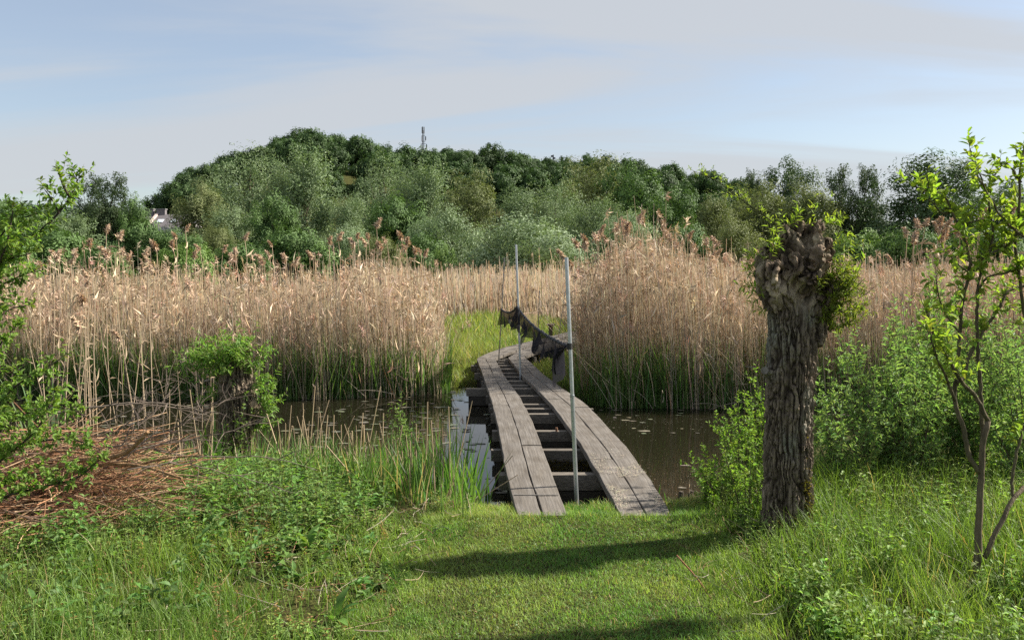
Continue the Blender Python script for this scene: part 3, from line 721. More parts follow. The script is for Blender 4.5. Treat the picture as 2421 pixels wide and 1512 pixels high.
# houses between the trees
M_ROOF = tinted('slate_roof', rough=0.8, nscale=2.5, namt=0.25, bump=0.4, bscale=9)
M_GLASS = tinted('window_glass', rough=0.1, spec=0.6)
def house(name, x0, x1, yr, ye, d, label, wallc, dep=8.0, dormers=(), lights=(), chims=(), gable=None, windows=()):
    a, b_ = P(x0, yr, d), P(x1, yr, d); zr = a[2]; ze = P(x0, ye, d)[2]
    h = empty(name, ((a[0] + b_[0]) / 2, d, 0.05)); tag(h, label, 'house')
    X0, X1 = a[0], b_[0]; y0, y1 = d - dep / 2, d + dep / 2; ym = d
    g = Geo(); V = [(X0, y0, 0), (X1, y0, 0), (X1, y1, 0), (X0, y1, 0), (X0, y0, ze), (X1, y0, ze), (X1, y1, ze), (X0, y1, ze), (X0, ym, zr - .1), (X1, ym, zr - .1)]
    g.add(V, Q=[(0, 1, 5, 4), (2, 3, 7, 6), (1, 2, 6, 5), (3, 0, 4, 7)], T=[(5, 6, 9), (7, 4, 8)], C=wallc); built('wall', g, M_WALL, h)
    g = Geo(); ov = .3
    for yy, sg in ((y0, -1), (y1, 1)):
        box_v = [(X0 - ov, yy + sg * ov, ze - .2), (X1 + ov, yy + sg * ov, ze - .2), (X1 + ov, ym, zr), (X0 - ov, ym, zr)]
        up = [(v[0], v[1], v[2] + .16) for v in box_v]
        g.add(box_v + up, Q=[(0, 1, 2, 3), (4, 5, 6, 7), (0, 1, 5, 4), (0, 3, 7, 4), (1, 2, 6, 5)], C=(0.115, 0.105, 0.11))
    rf = built('roof', g, M_ROOF, h)
    slope = (zr - ze) / (dep / 2)
    for px, py in lights:
        q = P(px, py, d); zz = q[2]; yy = ym - (zr - zz) / slope
        g = Geo(); box(g, (q[0], yy - .12, zz + .2), 1.0, .08, 1.1, ax=[(1, 0, 0), unit((0, slope, -1)) * -1, unit((0, 1, slope))], col=(0.55, 0.6, 0.66)); built('roof_light', g, M_GLASS, h)
    for px, py in chims:
        q = P(px, py, d); g = Geo(); box(g, (q[0], ym + .2, zr + .1), 1.5, .8, 1.8, col=(0.16, 0.145, 0.15)); box(g, (q[0], ym + .2, zr + 1.08), 1.7, 1.0, .16, col=(0.2, 0.19, 0.19)); built('chimney', g, M_WALL, h)
    for px, py in dormers:
        q = P(px, py, d - dep / 2); dm = Geo(); ww = 1.5; zt = q[2]
        an = np.linspace(0, math.pi, 9); arc = [(q[0] - ww * math.cos(t_), y0 - .35, zt - .9 + .9 * math.sin(t_)) for t_ in an]
        fr = [(q[0] - ww, y0 - .35, zt - 4.2)] + arc + [(q[0] + ww, y0 - .35, zt - 4.2)]; bk = [(v[0], y0 + 3.2, v[2]) for v in fr]; k = len(fr)
        c0 = (q[0], y0 - .35, zt - 2); V = fr + bk + [c0]
        dm.add(V, Q=[(i, i + 1, k + i + 1, k + i) for i in range(k - 1)], T=[(2 * k, i, (i + 1) % k) for i in range(k)], C=wallc); do = built('dormer', dm, M_WALL, h)
        for sx in (-.42, .42):
            g = Geo(); box(g, (q[0] + sx, y0 - .37, zt - 2.2), .72, .06, 1.5, col=(0.2, 0.25, 0.3)); built('window', g, M_GLASS, do)
    if gable:
        q = P(gable, yr, d); g = Geo(); V = []
        for xx in (q[0] - .2, q[0] + .2): V += [(xx, y0 - .4, ze - 1.4), (xx, y0 - .4, ze + .25), (xx, ym, zr + .5), (xx, y1, ze + .25), (xx, y1, ze - 1.4)]
        g.add(V, Q=[(0, 1, 6, 5), (1, 2, 7, 6), (2, 3, 8, 7), (3, 4, 9, 8)], T=[(0, 2, 1), (0, 4, 2), (4, 3, 2), (5, 6, 7), (5, 7, 9), (9, 7, 8)], C=(0.5, 0.4, 0.36)); built('parapet', g, M_WALL, h)
    for px, py in windows:
        q = P(px, py, d - dep / 2); g = Geo(); box(g, (q[0], y0 - .03, q[2]), .9, .08, 1.4, col=(0.12, 0.16, 0.2)); built('window', g, M_GLASS, h)
    return h
house('terraced_house', 340, 476, 509, 541, 150, 'pale terraced house with slate roof and arched dormers glimpsed between trees', (0.46, 0.43, 0.42), dep=9,
      dormers=((391, 536), (426, 536), (456, 536)), lights=((393, 526), (425, 526)), chims=((353, 507), (381, 507)), gable=373, windows=((362, 548), (410, 552)))
house('white_house', 500, 560, 538, 556, 140, 'low white house with dark roof half hidden behind the olive willow', (0.6, 0.6, 0.62), windows=((520, 566), (540, 566)))
house('white_house', 236, 274, 540, 560, 130, 'white house wall showing between the two slender dark trees', (0.6, 0.6, 0.62), windows=((250, 572),))

# ------------------------------------------------------------------ reed beds
def BL(y): return np.interp(y, [13, 15, 17, 20, 25, 29, 33], [-1.15, -1.2, -1.35, -1.75, -2.3, -2.2, 4.0])      # right border of the left bed
def BR(y): return np.interp(y, [12, 13.4, 15, 17, 20, 25, 29, 33], [1.0, 1.05, 1.25, 1.5, 1.75, 1.9, 1.9, -4.0])   # left border of the right bed
TAN = np.array([0.52, 0.42, 0.285])
def reed_height(x, y, side):
    px = CX + x / y * FPX
    h = (1.22 if side < 0 else 1.36) + 0.36 * n2(x, y, 0.35, 41)
    if side < 0:
        h = h + np.interp(px, [0, 250, 600, 800, 940, 1030, 1080], [0.0, 0.05, 0.0, 0.10, 0.34, 0.15, 0.0]) * np.clip((24 - y) / 8, 0, 1)
    else:
        h = h + np.interp(px, [1340, 1400, 1500, 1600, 1700, 1800, 1950], [0.15, 0.50, 0.66, 0.45, 0.2, 0.05, 0.0]) * np.clip((22 - y) / 7, 0, 1)
    return h
def reeds(name, label, side, bands):
    g = Geo(); gl = Geo()
    for (y0, y1, n, r, sides, nleaf, lw) in bands:
        y = y0 + (y1 - y0) * rng.uniform(0, 1, n) ** 1.15
        xmax = y * 0.66 + 1.5
        if side < 0: lo, hi = -xmax, BL(y)
        else: lo, hi = BR(y), xmax
        ok = hi > lo; y, lo, hi = y[ok], lo[ok], hi[ok]
        x = lo + (hi - lo) * rng.uniform(0, 1, len(y))
        if side < 0:
            px = CX + x / y * FPX; ok = (y < 20.5 + 1.5 * n2(x, y, .4, 66)) | (px > 760 + 120 * n2(x, y, .1, 67)); x, y = x[ok], y[ok]
        sf = S_far(x); ok = y > sf - 0.35 + 0.5 * (n2(x, y, 2.5, 77) - 0.5); x, y = x[ok], y[ok]; n = len(x)
        h = reed_height(x, y, side) + rng.normal(0, 0.26, n)
        brd = np.minimum(np.abs(x - (BL(y) if side < 0 else BR(y))), 2.0); h *= np.clip(0.72 + 0.3 * brd, 0.7, 1)
        tall = rng.uniform(0, 1, n) < 0.055 * np.clip(n2(x, y, 0.5, 14) * 2.2 - 0.3, 0.1, 1.6); h = h + tall * rng.uniform(0.1, 0.55, n)
        short = rng.uniform(0, 1, n) < 0.2; h = np.where(short, h * rng.uniform(0.35, 0.85, n), h)
        z = ground_z(x, y); base = np.stack([x, y, np.maximum(z, -0.15)], 1)
        la = rng.uniform(0, 6.28, n); lt = np.abs(rng.normal(0, 0.09, n)) + (rng.uniform(0, 1, n) < 0.08) * rng.uniform(0.2, 0.8, n)
        wind = np.array([-0.045, 0.0])
        tip = base + np.stack([h * (np.sin(lt) * np.cos(la) + wind[0]), h * np.sin(lt) * np.sin(la), h * np.cos(lt)], 1)
        c = colvar(TAN, n, .2, .05)
        grey = rng.uniform(0, 1, n) < 0.2; c[grey] = colvar((0.44, 0.38, 0.30), int(grey.sum()), .2, .04)
        red = rng.uniform(0, 1, n) < 0.14; c[red] = colvar((0.44, 0.31, 0.195), int(red.sum()), .2, .05)
        stems(g, base, tip, r, r * .55, c, bow=np.abs(rng.normal(0, .03, n)), sides=sides, segs=2)
        for k in range(nleaf):
            f = rng.uniform(0.22, 0.98, n); p = base + (tip - base) * f[:, None]
            yw = rng.uniform(0, 6.28, n); el = rng.normal(1.05, 0.4, n)
            d = np.stack([np.cos(yw) * np.cos(el), np.sin(yw) * np.cos(el), np.sin(el)], 1)
            leaves(gl, p, d, np.cross(d, rng.normal(0, 1, (n, 3))), rng.uniform(.10, .26, n), lw * .26, c * rng.uniform(.85, 1.2, (n, 1)), fold=.05, droop=.25)
        # plumes on the tall ones and some others
        pm = tall | (rng.uniform(0, 1, n) < 0.07); tp = tip[pm]; k = len(tp)
        if k:
            cc = colvar((0.52, 0.40, 0.29), k, .15, .05); sw = rng.uniform(0, 6.28, k)
            for j in range(15 if y0 < 22 else 6):
                q = tp - np.array([0, 0, 1]) * rng.uniform(0, .12, (k, 1))
                yw = sw + rng.normal(0, .8, k); el = rng.uniform(-1.2, .9, k)
                d = np.stack([np.cos(yw) * np.cos(el), np.sin(yw) * np.cos(el), np.sin(el)], 1)
                leaves(gl, q, d, rng.normal(0, 1, (k, 3)), rng.uniform(.05, .13, k), .0055 if y0 < 22 else .016, cc * rng.uniform(.8, 1.25, (k, 1)), fold=.1, droop=.3)
    g.v += gl.v; g.c += gl.c; g.t += [t_ + g.n for t_ in gl.t]; g.n += gl.n
    tag(built(name, g, M_REED), label, 'reeds', kind='stuff')
reeds('reed_bed', 'wide bed of dry tan reeds on the left behind the channel', -1,
      ((13.3, 15.2, 8000, .0040, 3, 1, .016), (15.2, 19, 11500, .0048, 3, 1, .02), (19, 28, 8500, .009, 3, 2, .028), (28, 62, 13000, .017, 3, 1, .06)))
reeds('reed_bed', 'tall bed of dry tan reeds to the right of the boardwalk', 1,
      ((12.6, 14.8, 8500, .0040, 3, 1, .016), (14.8, 18.5, 11500, .0048, 3, 1, .02), (18.5, 28, 8000, .009, 3, 2, .028), (28, 62, 12000, .017, 3, 1, .06)))
# this year's green shoots at the foot of the reeds
def shoots(label, side, n):
    g = Geo(); x = rng.uniform(-10, 10, n)
    off = rng.uniform(0, 1, n) ** 2.0 * 2.0; y = S_far(x) - 0.3 + off
    ok = (x < BL(y) + .15) if side < 0 else (x > BR(y) - .15)
    den = n2(x, y, 0.9, 55); ok &= rng.uniform(0, 1, n) < np.clip(den * 2.6 - 0.65, .1, 1); x, y = x[ok], y[ok]; n = len(x)
    z = np.maximum(ground_z(x, y), -.1); h = rng.uniform(.45, 1.3, n) * (0.75 + .5 * n2(x, y, 1.1, 60))
    blades(g, np.stack([x, y, z], 1), rng.uniform(0, 6.28, n), np.abs(rng.normal(0, .12, n)), h, rng.uniform(.014, .026, n), rng.uniform(0, .25, n), colvar((0.11, 0.185, 0.052), n, .25, .08), 3)
    tag(built('reed_shoots', g, M_GRASS), label, 'reeds', kind='stuff')
shoots('fresh green shoots at the foot of the left reed bed', -1, 26000)
shoots('fresh green shoots at the foot of the right reed bed', 1, 24000)

# single stalks with plumes that stand out
def plume_mesh(seed):
    r = np.random.default_rng(seed); g = Geo(); n = 190
    f = r.uniform(0, 1, n); sw = r.uniform(0, 6.28)
    axis_ = np.stack([np.cos(sw) * f ** 1.6 * .10, np.sin(sw) * f ** 1.6 * .10, f * .20 - f ** 3 * .05], 1)
    yw = sw + r.normal(0, .9, n); el = r.uniform(-.9, 1.0, n) - f * .5
    d = np.stack([np.cos(yw) * np.cos(el), np.sin(yw) * np.cos(el), np.sin(el)], 1)
    leaves(g, axis_ - np.array([0, 0, .05]), d, r.normal(0, 1, (n, 3)), r.uniform(.035, .095, n) * (1.15 - f * .5), .0036, colvar((0.54, 0.41, 0.29), n, .18, .05, r), fold=.1, droop=.45)
    return g.mesh('plume', M_REED)
def stalk_mesh(seed):
    r = np.random.default_rng(seed); g = Geo(); b = r.normal(0, .035, 2)
    pts = [(0, 0, -.05), (b[0] * .5, b[1] * .5, .3), (b[0], b[1], .6), (b[0] * .9 + r.normal(0, .01), b[1], .85), (b[0] * 1.3, b[1] * 1.2, 1.0)]
    c = np.array([0.52, 0.41, 0.28]) * r.uniform(.85, 1.15)
    tube(g, spline(pts, 8), np.linspace(.0062, .0028, 8), 5, c)
    n = 5; f = r.uniform(.3, .9, n); yw = r.uniform(0, 6.28, n); el = r.uniform(.2, 1.2, n); d = np.stack([np.cos(yw) * np.cos(el), np.sin(yw) * np.cos(el), np.sin(el) * .4], 1)
    leaves(g, np.stack([b[0] * f * 1.3, b[1] * f * 1.3, f], 1), d, r.normal(0, 1, (n, 3)), r.uniform(.06, .14, n), .0042, c * 1.05, fold=.05, droop=.3)
    return g.mesh('stalk', M_REED), np.array(pts[-1])
PL = [plume_mesh(i) for i in range(7)]; SK = [stalk_mesh(50 + i) for i in range(9)]
def stalk(px, ytop, d, label, group, lean=None, plume=True):
    x = PX(px, d); zb = max(float(ground_z(np.array(x), np.array(d))), -.08); H = HC - (ytop - HY) / FPX * d - zb - .1
    o = empty('reed_stalk', (x, d, zb), rng.uniform(0, 6.28))
    o.rotation_euler = (rng.normal(0, .03), rng.normal(-.035, .04) if lean is None else lean, rng.uniform(-.6, .6))
    me, tp = SK[rng.integers(len(SK))]
    s = link('stalk', me, o); s.scale = (H * .6, H * .6, H)
    if plume:
        p_ = link('plume', PL[rng.integers(len(PL))], o, (tp[0] * H * .6, tp[1] * H * .6, tp[2] * H - .02)); k = rng.uniform(.7, 1.15); p_.scale = (k, k, k); p_.rotation_euler = (0, 0, rng.uniform(-1, 1) + 3.1)
    return tag(o, label, 'reed', group)
def over_left(px):
    w_ = 'in front of the slender dark trees' if px < 340 else 'in front of the terraced house' if px < 480 else 'below the left twin-topped willow' if px < 640 else 'below the right twin-topped willow' if px < 770 else 'in the tall clump under the mast' if px < 960 else 'at the right end of the left bed'
    return 'plumed reed stalk of the left bed, ' + w_, 'plumed stalks, ' + w_
def over_right(px):
    w_ = 'next to the nearest steel pole' if px < 1440 else 'in the highest part of the bed' if px < 1570 else 'where the bed drops towards the pollard'
    return 'plumed reed stalk of the right bed, ' + w_, 'plumed stalks, ' + w_
for px, yt in ((232, 560), (262, 530), (286, 548), (296, 600), (318, 575), (352, 600), (372, 580), (391, 560), (424, 545), (440, 525), (446, 560), (470, 590), (492, 570), (521, 575), (558, 600), (582, 585), (600, 548), (628, 600), (650, 590),
               (668, 565), (700, 595), (722, 600), (748, 590), (790, 560), (810, 545), (846, 560), (862, 540), (880, 560), (893, 508), (905, 550), (920, 565), (938, 555), (952, 540), (962, 560), (975, 575), (990, 570), (1004, 580), (1022, 590), (1040, 605), (150, 590), (120, 600), (95, 610), (180, 600)):
    stalk(px + rng.uniform(-4, 4), yt + rng.uniform(-6, 6), rng.uniform(13.9, 16.5), *over_left(px))
for px, yt in ((1386, 570), (1398, 558), (1412, 548), (1424, 552), (1436, 540), (1450, 530), (1458, 548), (1470, 525), (1484, 520), (1490, 540), (1503, 528), (1512, 512), (1524, 520), (1535, 505), (1548, 502), (1556, 512), (1566, 535), (1578, 540), (1592, 548), (1604, 560), (1622, 545),
               (1640, 560), (1655, 575), (1672, 560), (1690, 590), (1712, 580), (1724, 552), (1744, 600), (1368, 590), (1760, 615), (1375, 610)):
    stalk(px + rng.uniform(-3, 3), yt + rng.uniform(-5, 5), rng.uniform(13.3, 15.5), *over_right(px))
def by_sapling(px):
    w_ = 'in the left tuft between pollard and sapling' if px < 2165 else 'in the right tuft between pollard and sapling' if px < 2215 else 'seen through the sapling branches'
    return 'tall plumed reed stalk ' + w_, 'plumed stalks ' + w_
for px, yt in ((2118, 530), (2130, 508), (2139, 515), (2143, 540), (2152, 555), (2178, 520), (2186, 512), (2192, 535), (2198, 510), (2205, 545), (2255, 480), (2266, 500), (2330, 490), (2352, 530), (2375, 470), (2300, 555), (2225, 580), (2100, 600), (2240, 530)):
    stalk(px, yt, rng.uniform(12.9, 14.2), *by_sapling(px), lean=rng.normal(.08, .04))
def in_water(px):
    w_ = 'behind the plum shrub' if px < 190 else 'behind the brush pile' if px < 400 else 'beside the short pollard'
    return 'thin dry reed stalk standing in the water ' + w_, 'water stalks ' + w_
for k in range(34):
    px = rng.uniform(110, 400) if k < 27 else rng.uniform(400, 720)
    stalk(px, rng.uniform(560, 830) if k < 27 else rng.uniform(740, 900), rng.uniform(10.2, 12.6), *in_water(px), lean=rng.normal(-.03, .07), plume=(k % 3 == 0 and k < 27))

# ------------------------------------------------------------------ far-bank grass around the boardwalk
def scatter_region(n, x0, x1, y0, y1): return rng.uniform(x0, x1, n), rng.uniform(y0, y1, n)
g = Geo()
for (y0, y1, n, hm, wd) in ((14.2, 17.5, 15000, .22, .010), (17.5, 23, 14000, .26, .014), (23, 34, 9000, .34, .026)):
    x, y = scatter_region(n, -2.9, 2.6, y0, y1); ok = (x > BL(y) - .5) & (x < BR(y) + .35) & (y > S_far(x) - .1); x, y = x[ok], y[ok]
    under = (x > lane(0, y) + .02) & (x < lane(3, y) - .02) & (y < 22.5); x, y = x[~under], y[~under]; n = len(x)
    h = hm * rng.uniform(.4, 1.2, n) * (0.6 + .9 * n2(x, y, 1.2, 70)); near_walk = np.minimum(np.abs(x - lane(0, y)), np.abs(x - lane(3, y))); h *= np.clip(.55 + near_walk, .5, 1.2)
    m_ = n2(x, y, .7, 72)[:, None]; c = np.array([0.13, 0.21, 0.045]) * (1 - m_) + np.array([0.23, 0.245, 0.08]) * m_
    straw = rng.uniform(0, 1, n) < .12; c = c * (1 + rng.normal(0, .18, (n, 1))); c[straw] = colvar((0.34, 0.27, 0.14), int(straw.sum()), .15)
    blades(g, np.stack([x, y, ground_z(x, y)], 1), rng.uniform(0, 6.28, n), np.abs(rng.normal(0, .3, n)), h, wd * rng.uniform(.7, 1.3, n), rng.uniform(0, .5, n), np.clip(c, .01, .6), 2)
tag(built('meadow_grass', g, M_GRASS), 'bright green marsh grass on both sides of the far boardwalk', 'grass', kind='stuff')

# ------------------------------------------------------------------ poles and nets
def pole(name, base, top, r, label, col=(0.52, 0.55, 0.58), joint=None):
    base, top = np.asarray(base, float), np.asarray(top, float)
    o = empty(name, tuple(base)); tag(o, label, 'pole')
    g = Geo(); mid = base + (top - base) * .5 + np.array([.004, 0, 0])
    if joint is None: tube(g, spline([base, mid, top], 7), r, 10, col); built('tube', g, M_METAL, o, smooth=False)
    else:
        j = base + (top - base) * joint; tube(g, [j, top], r, 12, col); built('upper_tube', g, M_METAL, o)
        g = Geo(); tube(g, [base, j], r * 1.1, 12, np.array(col) * .85); built('lower_tube', g, M_METAL, o)
        g = Geo(); tube(g, [j - unit(top - base) * .012, j + unit(top - base) * .008], r * 1.22, 12, np.array(col) * .7); built('collar', g, M_METAL, o)
    return o
p1b, p1t = P(1368, 1190, 7.1), P(1339, 608, 7.1); p2b, p2t = P(1232.5, 940, 14.0), P(1220, 578, 14.0)
p3b, p3t = P(1178, 868, 16.15), P(1192.8, 608.7, 16.15); p4b, p4t = P(1271, 822, 19.2), P(1275, 686.5, 19.2); p5b, p5t = P(1318.5, 808, 20.6), P(1336, 688.6, 20.6)
pole('steel_pole', p1b - np.array([0, 0, .35]), p1t, .0165, 'galvanised steel pole nearest the lawn, between the two plank tracks', joint=0.52)
pole('steel_pole', p2b - np.array([0, 0, .2]), p2t, .019, 'second galvanised pole, tallest, halfway along the boardwalk')
pole('thin_pole', p3b, p3t, .011, 'thin dark pole at the bend of the boardwalk', col=(0.22, 0.22, 0.22))
pole('thin_pole', p4b, p4t, .011, 'thin dark pole past the bend holding the brown net', col=(0.22, 0.22, 0.22))
pole('thin_pole', p5b, p5t, .011, 'thin leaning pole at the far end of the boardwalk', col=(0.24, 0.24, 0.23))
def net_material(name, col, density):
    m, t, o = material(name); d = N(t, 'ShaderNodeBsdfDiffuse'); d.inputs[0].default_value = (*col, 1); tr = N(t, 'ShaderNodeBsdfTransparent')
    co = N(t, 'ShaderNodeTexCoord'); nn = N(t, 'ShaderNodeTexNoise'); nn.inputs['Scale'].default_value = 160; nn.inputs['Detail'].default_value = 2; t.links.new(co.outputs['Object'], nn.inputs[0])
    n3 = N(t, 'ShaderNodeTexNoise'); n3.inputs['Scale'].default_value = 9; t.links.new(co.outputs['Object'], n3.inputs[0])
    ad = N(t, 'ShaderNodeMath', operation='ADD'); t.links.new(nn.outputs['Fac'], ad.inputs[0]); t.links.new(n3.outputs['Fac'], ad.inputs[1])
    mr = N(t, 'ShaderNodeMapRange'); mr.inputs[1].default_value = 0.72; mr.inputs[2].default_value = 1.12; mr.inputs[3].default_value = density; mr.inputs[4].default_value = max(0, density - .25); t.links.new(ad.outputs[0], mr.inputs[0])
    ms = N(t, 'ShaderNodeMixShader'); t.links.new(mr.outputs[0], ms.inputs[0]); t.links.new(tr.outputs[0], ms.inputs[1]); t.links.new(d.outputs[0], ms.inputs[2]); t.links.new(ms.outputs[0], o.inputs[0]); return m
M_NET = net_material('black_net', (0.016, 0.016, 0.020), 1.0); M_NETB = net_material('brown_net', (0.20, 0.14, 0.105), 0.62)
def net(name, a, b_, sag, hang, label, mat, amp=.05, rope=.012, ns=90, seed=3, wind=0.0):
    a, b_ = np.asarray(a, float), np.asarray(b_, float); r = np.random.default_rng(seed)
    o = empty(name, tuple((a + b_) / 2)); tag(o, label, 'net')
    s = np.linspace(0, 1, ns); top = a + (b_ - a) * s[:, None]; top[:, 2] -= sag * 4 * s * (1 - s); top[:, 2] += r.normal(0, .004, ns)
    side = unit(np.cross(b_ - a, [0, 0, 1])); al = unit(b_ - a)
    h = np.interp(s, *hang); nv = 11; rows = []
    ph = np.cumsum(r.uniform(.3, 1.0, ns)) * .9
    for v in np.linspace(0, 1, nv):
        dv = h * v
        rip = np.sin(ph) * amp * (.25 + v) + np.sin(ph * .37 + 1) * amp * .8 * v
        jag = np.where(v > .7, r.normal(0, .012, ns), 0)
        rows.append(top + side * (rip + wind * v)[:, None] + al * (np.cos(ph * .5) * .03 * v)[:, None] - np.array([0, 0, 1]) * (dv + jag)[:, None])
    V = np.stack(rows, 1); Q = [(i * nv + j, i * nv + j + 1, (i + 1) * nv + j + 1, (i + 1) * nv + j) for i in range(ns - 1) for j in range(nv - 1)]
    g = Geo(); g.add(V.reshape(-1, 3), Q=Q, C=(.02, .02, .02)); built('mesh', g, mat, o)
    g = Geo()
    for k in range(3): tube(g, top + side * (np.sin(ph + k * 2) * rope * .6)[:, None] + np.array([0, 0, 1]) * (np.cos(ph + k * 2) * rope * .7)[:, None], rope * r.uniform(.5, 1.1, ns), 5, (.018, .018, .02) if mat is M_NET else (.2, .14, .1))
    built('rope', g, M_TWIG, o); return o
hA = ([0, .1, .14, .2, .22, .28, .31, .36, .39, .45, .48, .54, .56, .62, .66, .70, .73, .78, .84, .90, .93, .96, .985, 1], [.30, .38, .17, .30, .15, .27, .15, .34, .18, .17, .30, .31, .15, .18, .26, .18, .28, .19, .25, .30, .27, .36, .30, .08])
k1 = P(1345, 817, 7.1); k2 = P(1222.8, 724, 14.0); k3 = P(1184.5, 729, 16.15); k4 = P(1273.4, 735, 19.2); k5 = P(1329, 738, 20.6)
net('bird_net', k2, k1, .085, hA, 'ragged black net hanging between the two galvanised poles', M_NET, seed=5, amp=.05, wind=-.03 if np.cross(k1 - k2, [0, 0, 1])[0] > 0 else .03)
net('bird_net', k3, k2, .09, ([0, .15, .3, .42, .5, .6, .7, .85, 1], [.30, .26, .30, .14, .36, .16, .12, .34, .36]), 'short black net hanging from the thin pole at the bend', M_NET, ns=40, amp=.04, seed=8)
net('bird_net', k3, k4, .07, ([0, .3, .45, .6, .75, .9, 1], [.14, .2, .22, .38, .28, .36, .30]), 'brown gauzy net stretched behind the black one', M_NETB, ns=40, amp=.03, rope=.006, seed=9)
net('bird_net', k5, k5 + np.array([.9, .3, -.02]), .03, ([0, .5, 1], [.28, .3, .25]), 'brown net scrap on the leaning far pole', M_NETB, ns=24, amp=.03, rope=.006, seed=10)
g = Geo(); q = P(1346.5, 818, 7.1); tube(g, [q - np.array([0, 0, .025]), q + np.array([0, 0, .025])], .024, 10, (.03, .03, .03)); tag(built('tape_wrap', g, M_TWIG), 'black tape wrapped round the near pole where the net is tied', 'tape')
g = Geo(); q = P(1321.7, 1117, 9.2); tube(g, [(q[0], q[1] + .5, -.3), (q[0], q[1] + .5, .30)], .014, 8, (0.16, 0.085, 0.05)); tag(built('rusty_rod', g, M_TWIG), 'rusty iron rod standing in the water between the tracks', 'rod')
for x, y, d, h, lb in ((1590, 1172, 7.35, .12, 'short dark stump of a stake at the water edge right of the planks'), (1608, 1168, 7.5, .17, 'middle of three rotten stakes at the water edge'), (1632, 1160, 7.6, .15, 'rotten stake at the water edge closest to the bush')):
    q = P(x, y, d); g = Geo(); tube(g, [(q[0], d, -.3), (q[0] + .005, d, h * .6), (q[0] + .012, d, h)], [.032, .03, .02], 7, (0.09, 0.075, 0.06)); tag(built('wooden_stake', g, M_BARK), lb, 'stake', 'stakes at the water edge')

# ------------------------------------------------------------------ pollards
def organic(tubes, blobs, voxel):
    g = Geo()
    for pts, rad in tubes:
        pts = np.asarray(pts, float); n = max(5, len(pts) * 4); sp = spline(pts, n); rr = np.interp(np.linspace(0, 1, n), np.linspace(0, 1, len(rad)), rad); tube(g, sp, rr, 14)
    for c, r in blobs:
        c = np.asarray(c, float); r = np.broadcast_to(np.asarray(r, float), (3,)); th = np.linspace(0, math.pi, 9); ph = np.linspace(0, 2 * math.pi, 14, endpoint=False)
        V = [c + r * np.array([0, 0, 1.0])] + [c + r * np.array([math.sin(a) * math.cos(b_), math.sin(a) * math.sin(b_), math.cos(a)]) for a in th[1:-1] for b_ in ph] + [c - r * np.array([0, 0, 1.0])]
        T = [(0, 1 + j, 1 + (j + 1) % 14) for j in range(14)] + [(len(V) - 1, 1 + 6 * 14 + (j + 1) % 14, 1 + 6 * 14 + j) for j in range(14)]
        Q = [(1 + i * 14 + j, 1 + (i + 1) * 14 + j, 1 + (i + 1) * 14 + (j + 1) % 14, 1 + i * 14 + (j + 1) % 14) for i in range(6) for j in range(14)]
        g.add(V, T=T, Q=Q)
    me = g.mesh('tmp', M_BARK); o = link('tmp', me); mod = o.modifiers.new('r', 'REMESH'); mod.mode = 'VOXEL'; mod.voxel_size = voxel
    dg = bpy.context.evaluated_depsgraph_get(); ev = o.evaluated_get(dg); em = ev.to_mesh()
    V = np.empty(len(em.vertices) * 3, np.float32); em.vertices.foreach_get('co', V); V = V.reshape(-1, 3).astype(float)
    NO = np.empty(len(em.vertices) * 3, np.float32); em.vertices.foreach_get('normal', NO); NO = NO.reshape(-1, 3).astype(float)
    F = np.empty(len(em.loops), np.int32); em.loops.foreach_get('vertex_index', F); F = F.reshape(-1, 4)
    ev.to_mesh_clear(); bpy.data.objects.remove(o); bpy.data.meshes.remove(me)
    return V, NO, F
def bark(V, NO, head_z, lich=(0.22, 0.23, 0.19), ctr=None):
    """fissured bark below head_z, weathered wood and knobs above; returns displaced vertices and colours"""
    pn = V * np.array([54, 54, 5.0]); wob = fbm(V * 9, 3, 2)[:, None] * np.array([2.4, 2.4, 0])
    a = vnoise(pn + wob, 1); b_ = vnoise(pn * np.array([2.1, 2.1, 2.6]) + 7, 2)
    c1 = np.clip(1 - np.abs(a * 2 - 1) / .42, 0, 1); c2 = np.clip(1 - np.abs(b_ * 2 - 1) / .30, 0, 1); plate = np.clip(1 - np.maximum(c1, c2 * .6), 0, 1) * (.75 + .5 * vnoise(V * np.array([14, 14, 7]), 44))
    cross = vnoise(V * np.array([24, 24, 34]), 8); up = smooth(head_z - .14, head_z + .06, V[:, 2])
    kn = fbm(V * 8, 5, 3); kn2 = fbm(V * np.array([24, 24, 6]) + fbm(V * 6, 4, 2)[:, None] * np.array([3.5, 3.5, 1.0]), 6, 2)
    disp = (1 - up) * (plate * .026 - .020 - .008 * (cross > .70) + .010 * (vnoise(V * np.array([95, 95, 60]), 61) - .5)) + up * ((kn - .5) * .10 + np.clip(np.abs(kn2 * 2 - 1), 0, .5) * .11 - .035 + .012 * (vnoise(V * 70, 62) - .5))
    dark = np.array([0.035, 0.026, 0.019]); grey = np.array([0.195, 0.155, 0.115]); br = np.array([0.14, 0.09, 0.055]); pale = np.array([0.36, 0.295, 0.205])
    k = np.clip(plate * 1.25 - .1, 0, 1)[:, None]; c = dark * (1 - k) + grey * k
    l = (np.clip(fbm(V * np.array([7, 7, 3.2]), 12, 3) * 4.2 - 2.2, 0, 1) * np.clip(plate * 2 - .5, 0, 1))[:, None]; c = c * (1 - l * .75) + np.array(lich) * l * .75
    kh = np.clip(np.abs(kn2 * 2 - 1) * 1.7 - .1, 0, 1)[:, None]; hcol = dark * 1.3 * (1 - kh) + (br * .6 + grey * .75) * kh
    pw = np.clip(fbm(V * np.array([9, 9, 4]), 17, 2) * 5 - 2.55, 0, 1)[:, None]; hcol = hcol * (1 - pw) + pale * pw
    c = c * (1 - up[:, None]) + hcol * up[:, None]
    return V + NO * disp[:, None], np.clip(c * (0.85 + .3 * vnoise(V * 60, 33))[:, None], .01, .6)
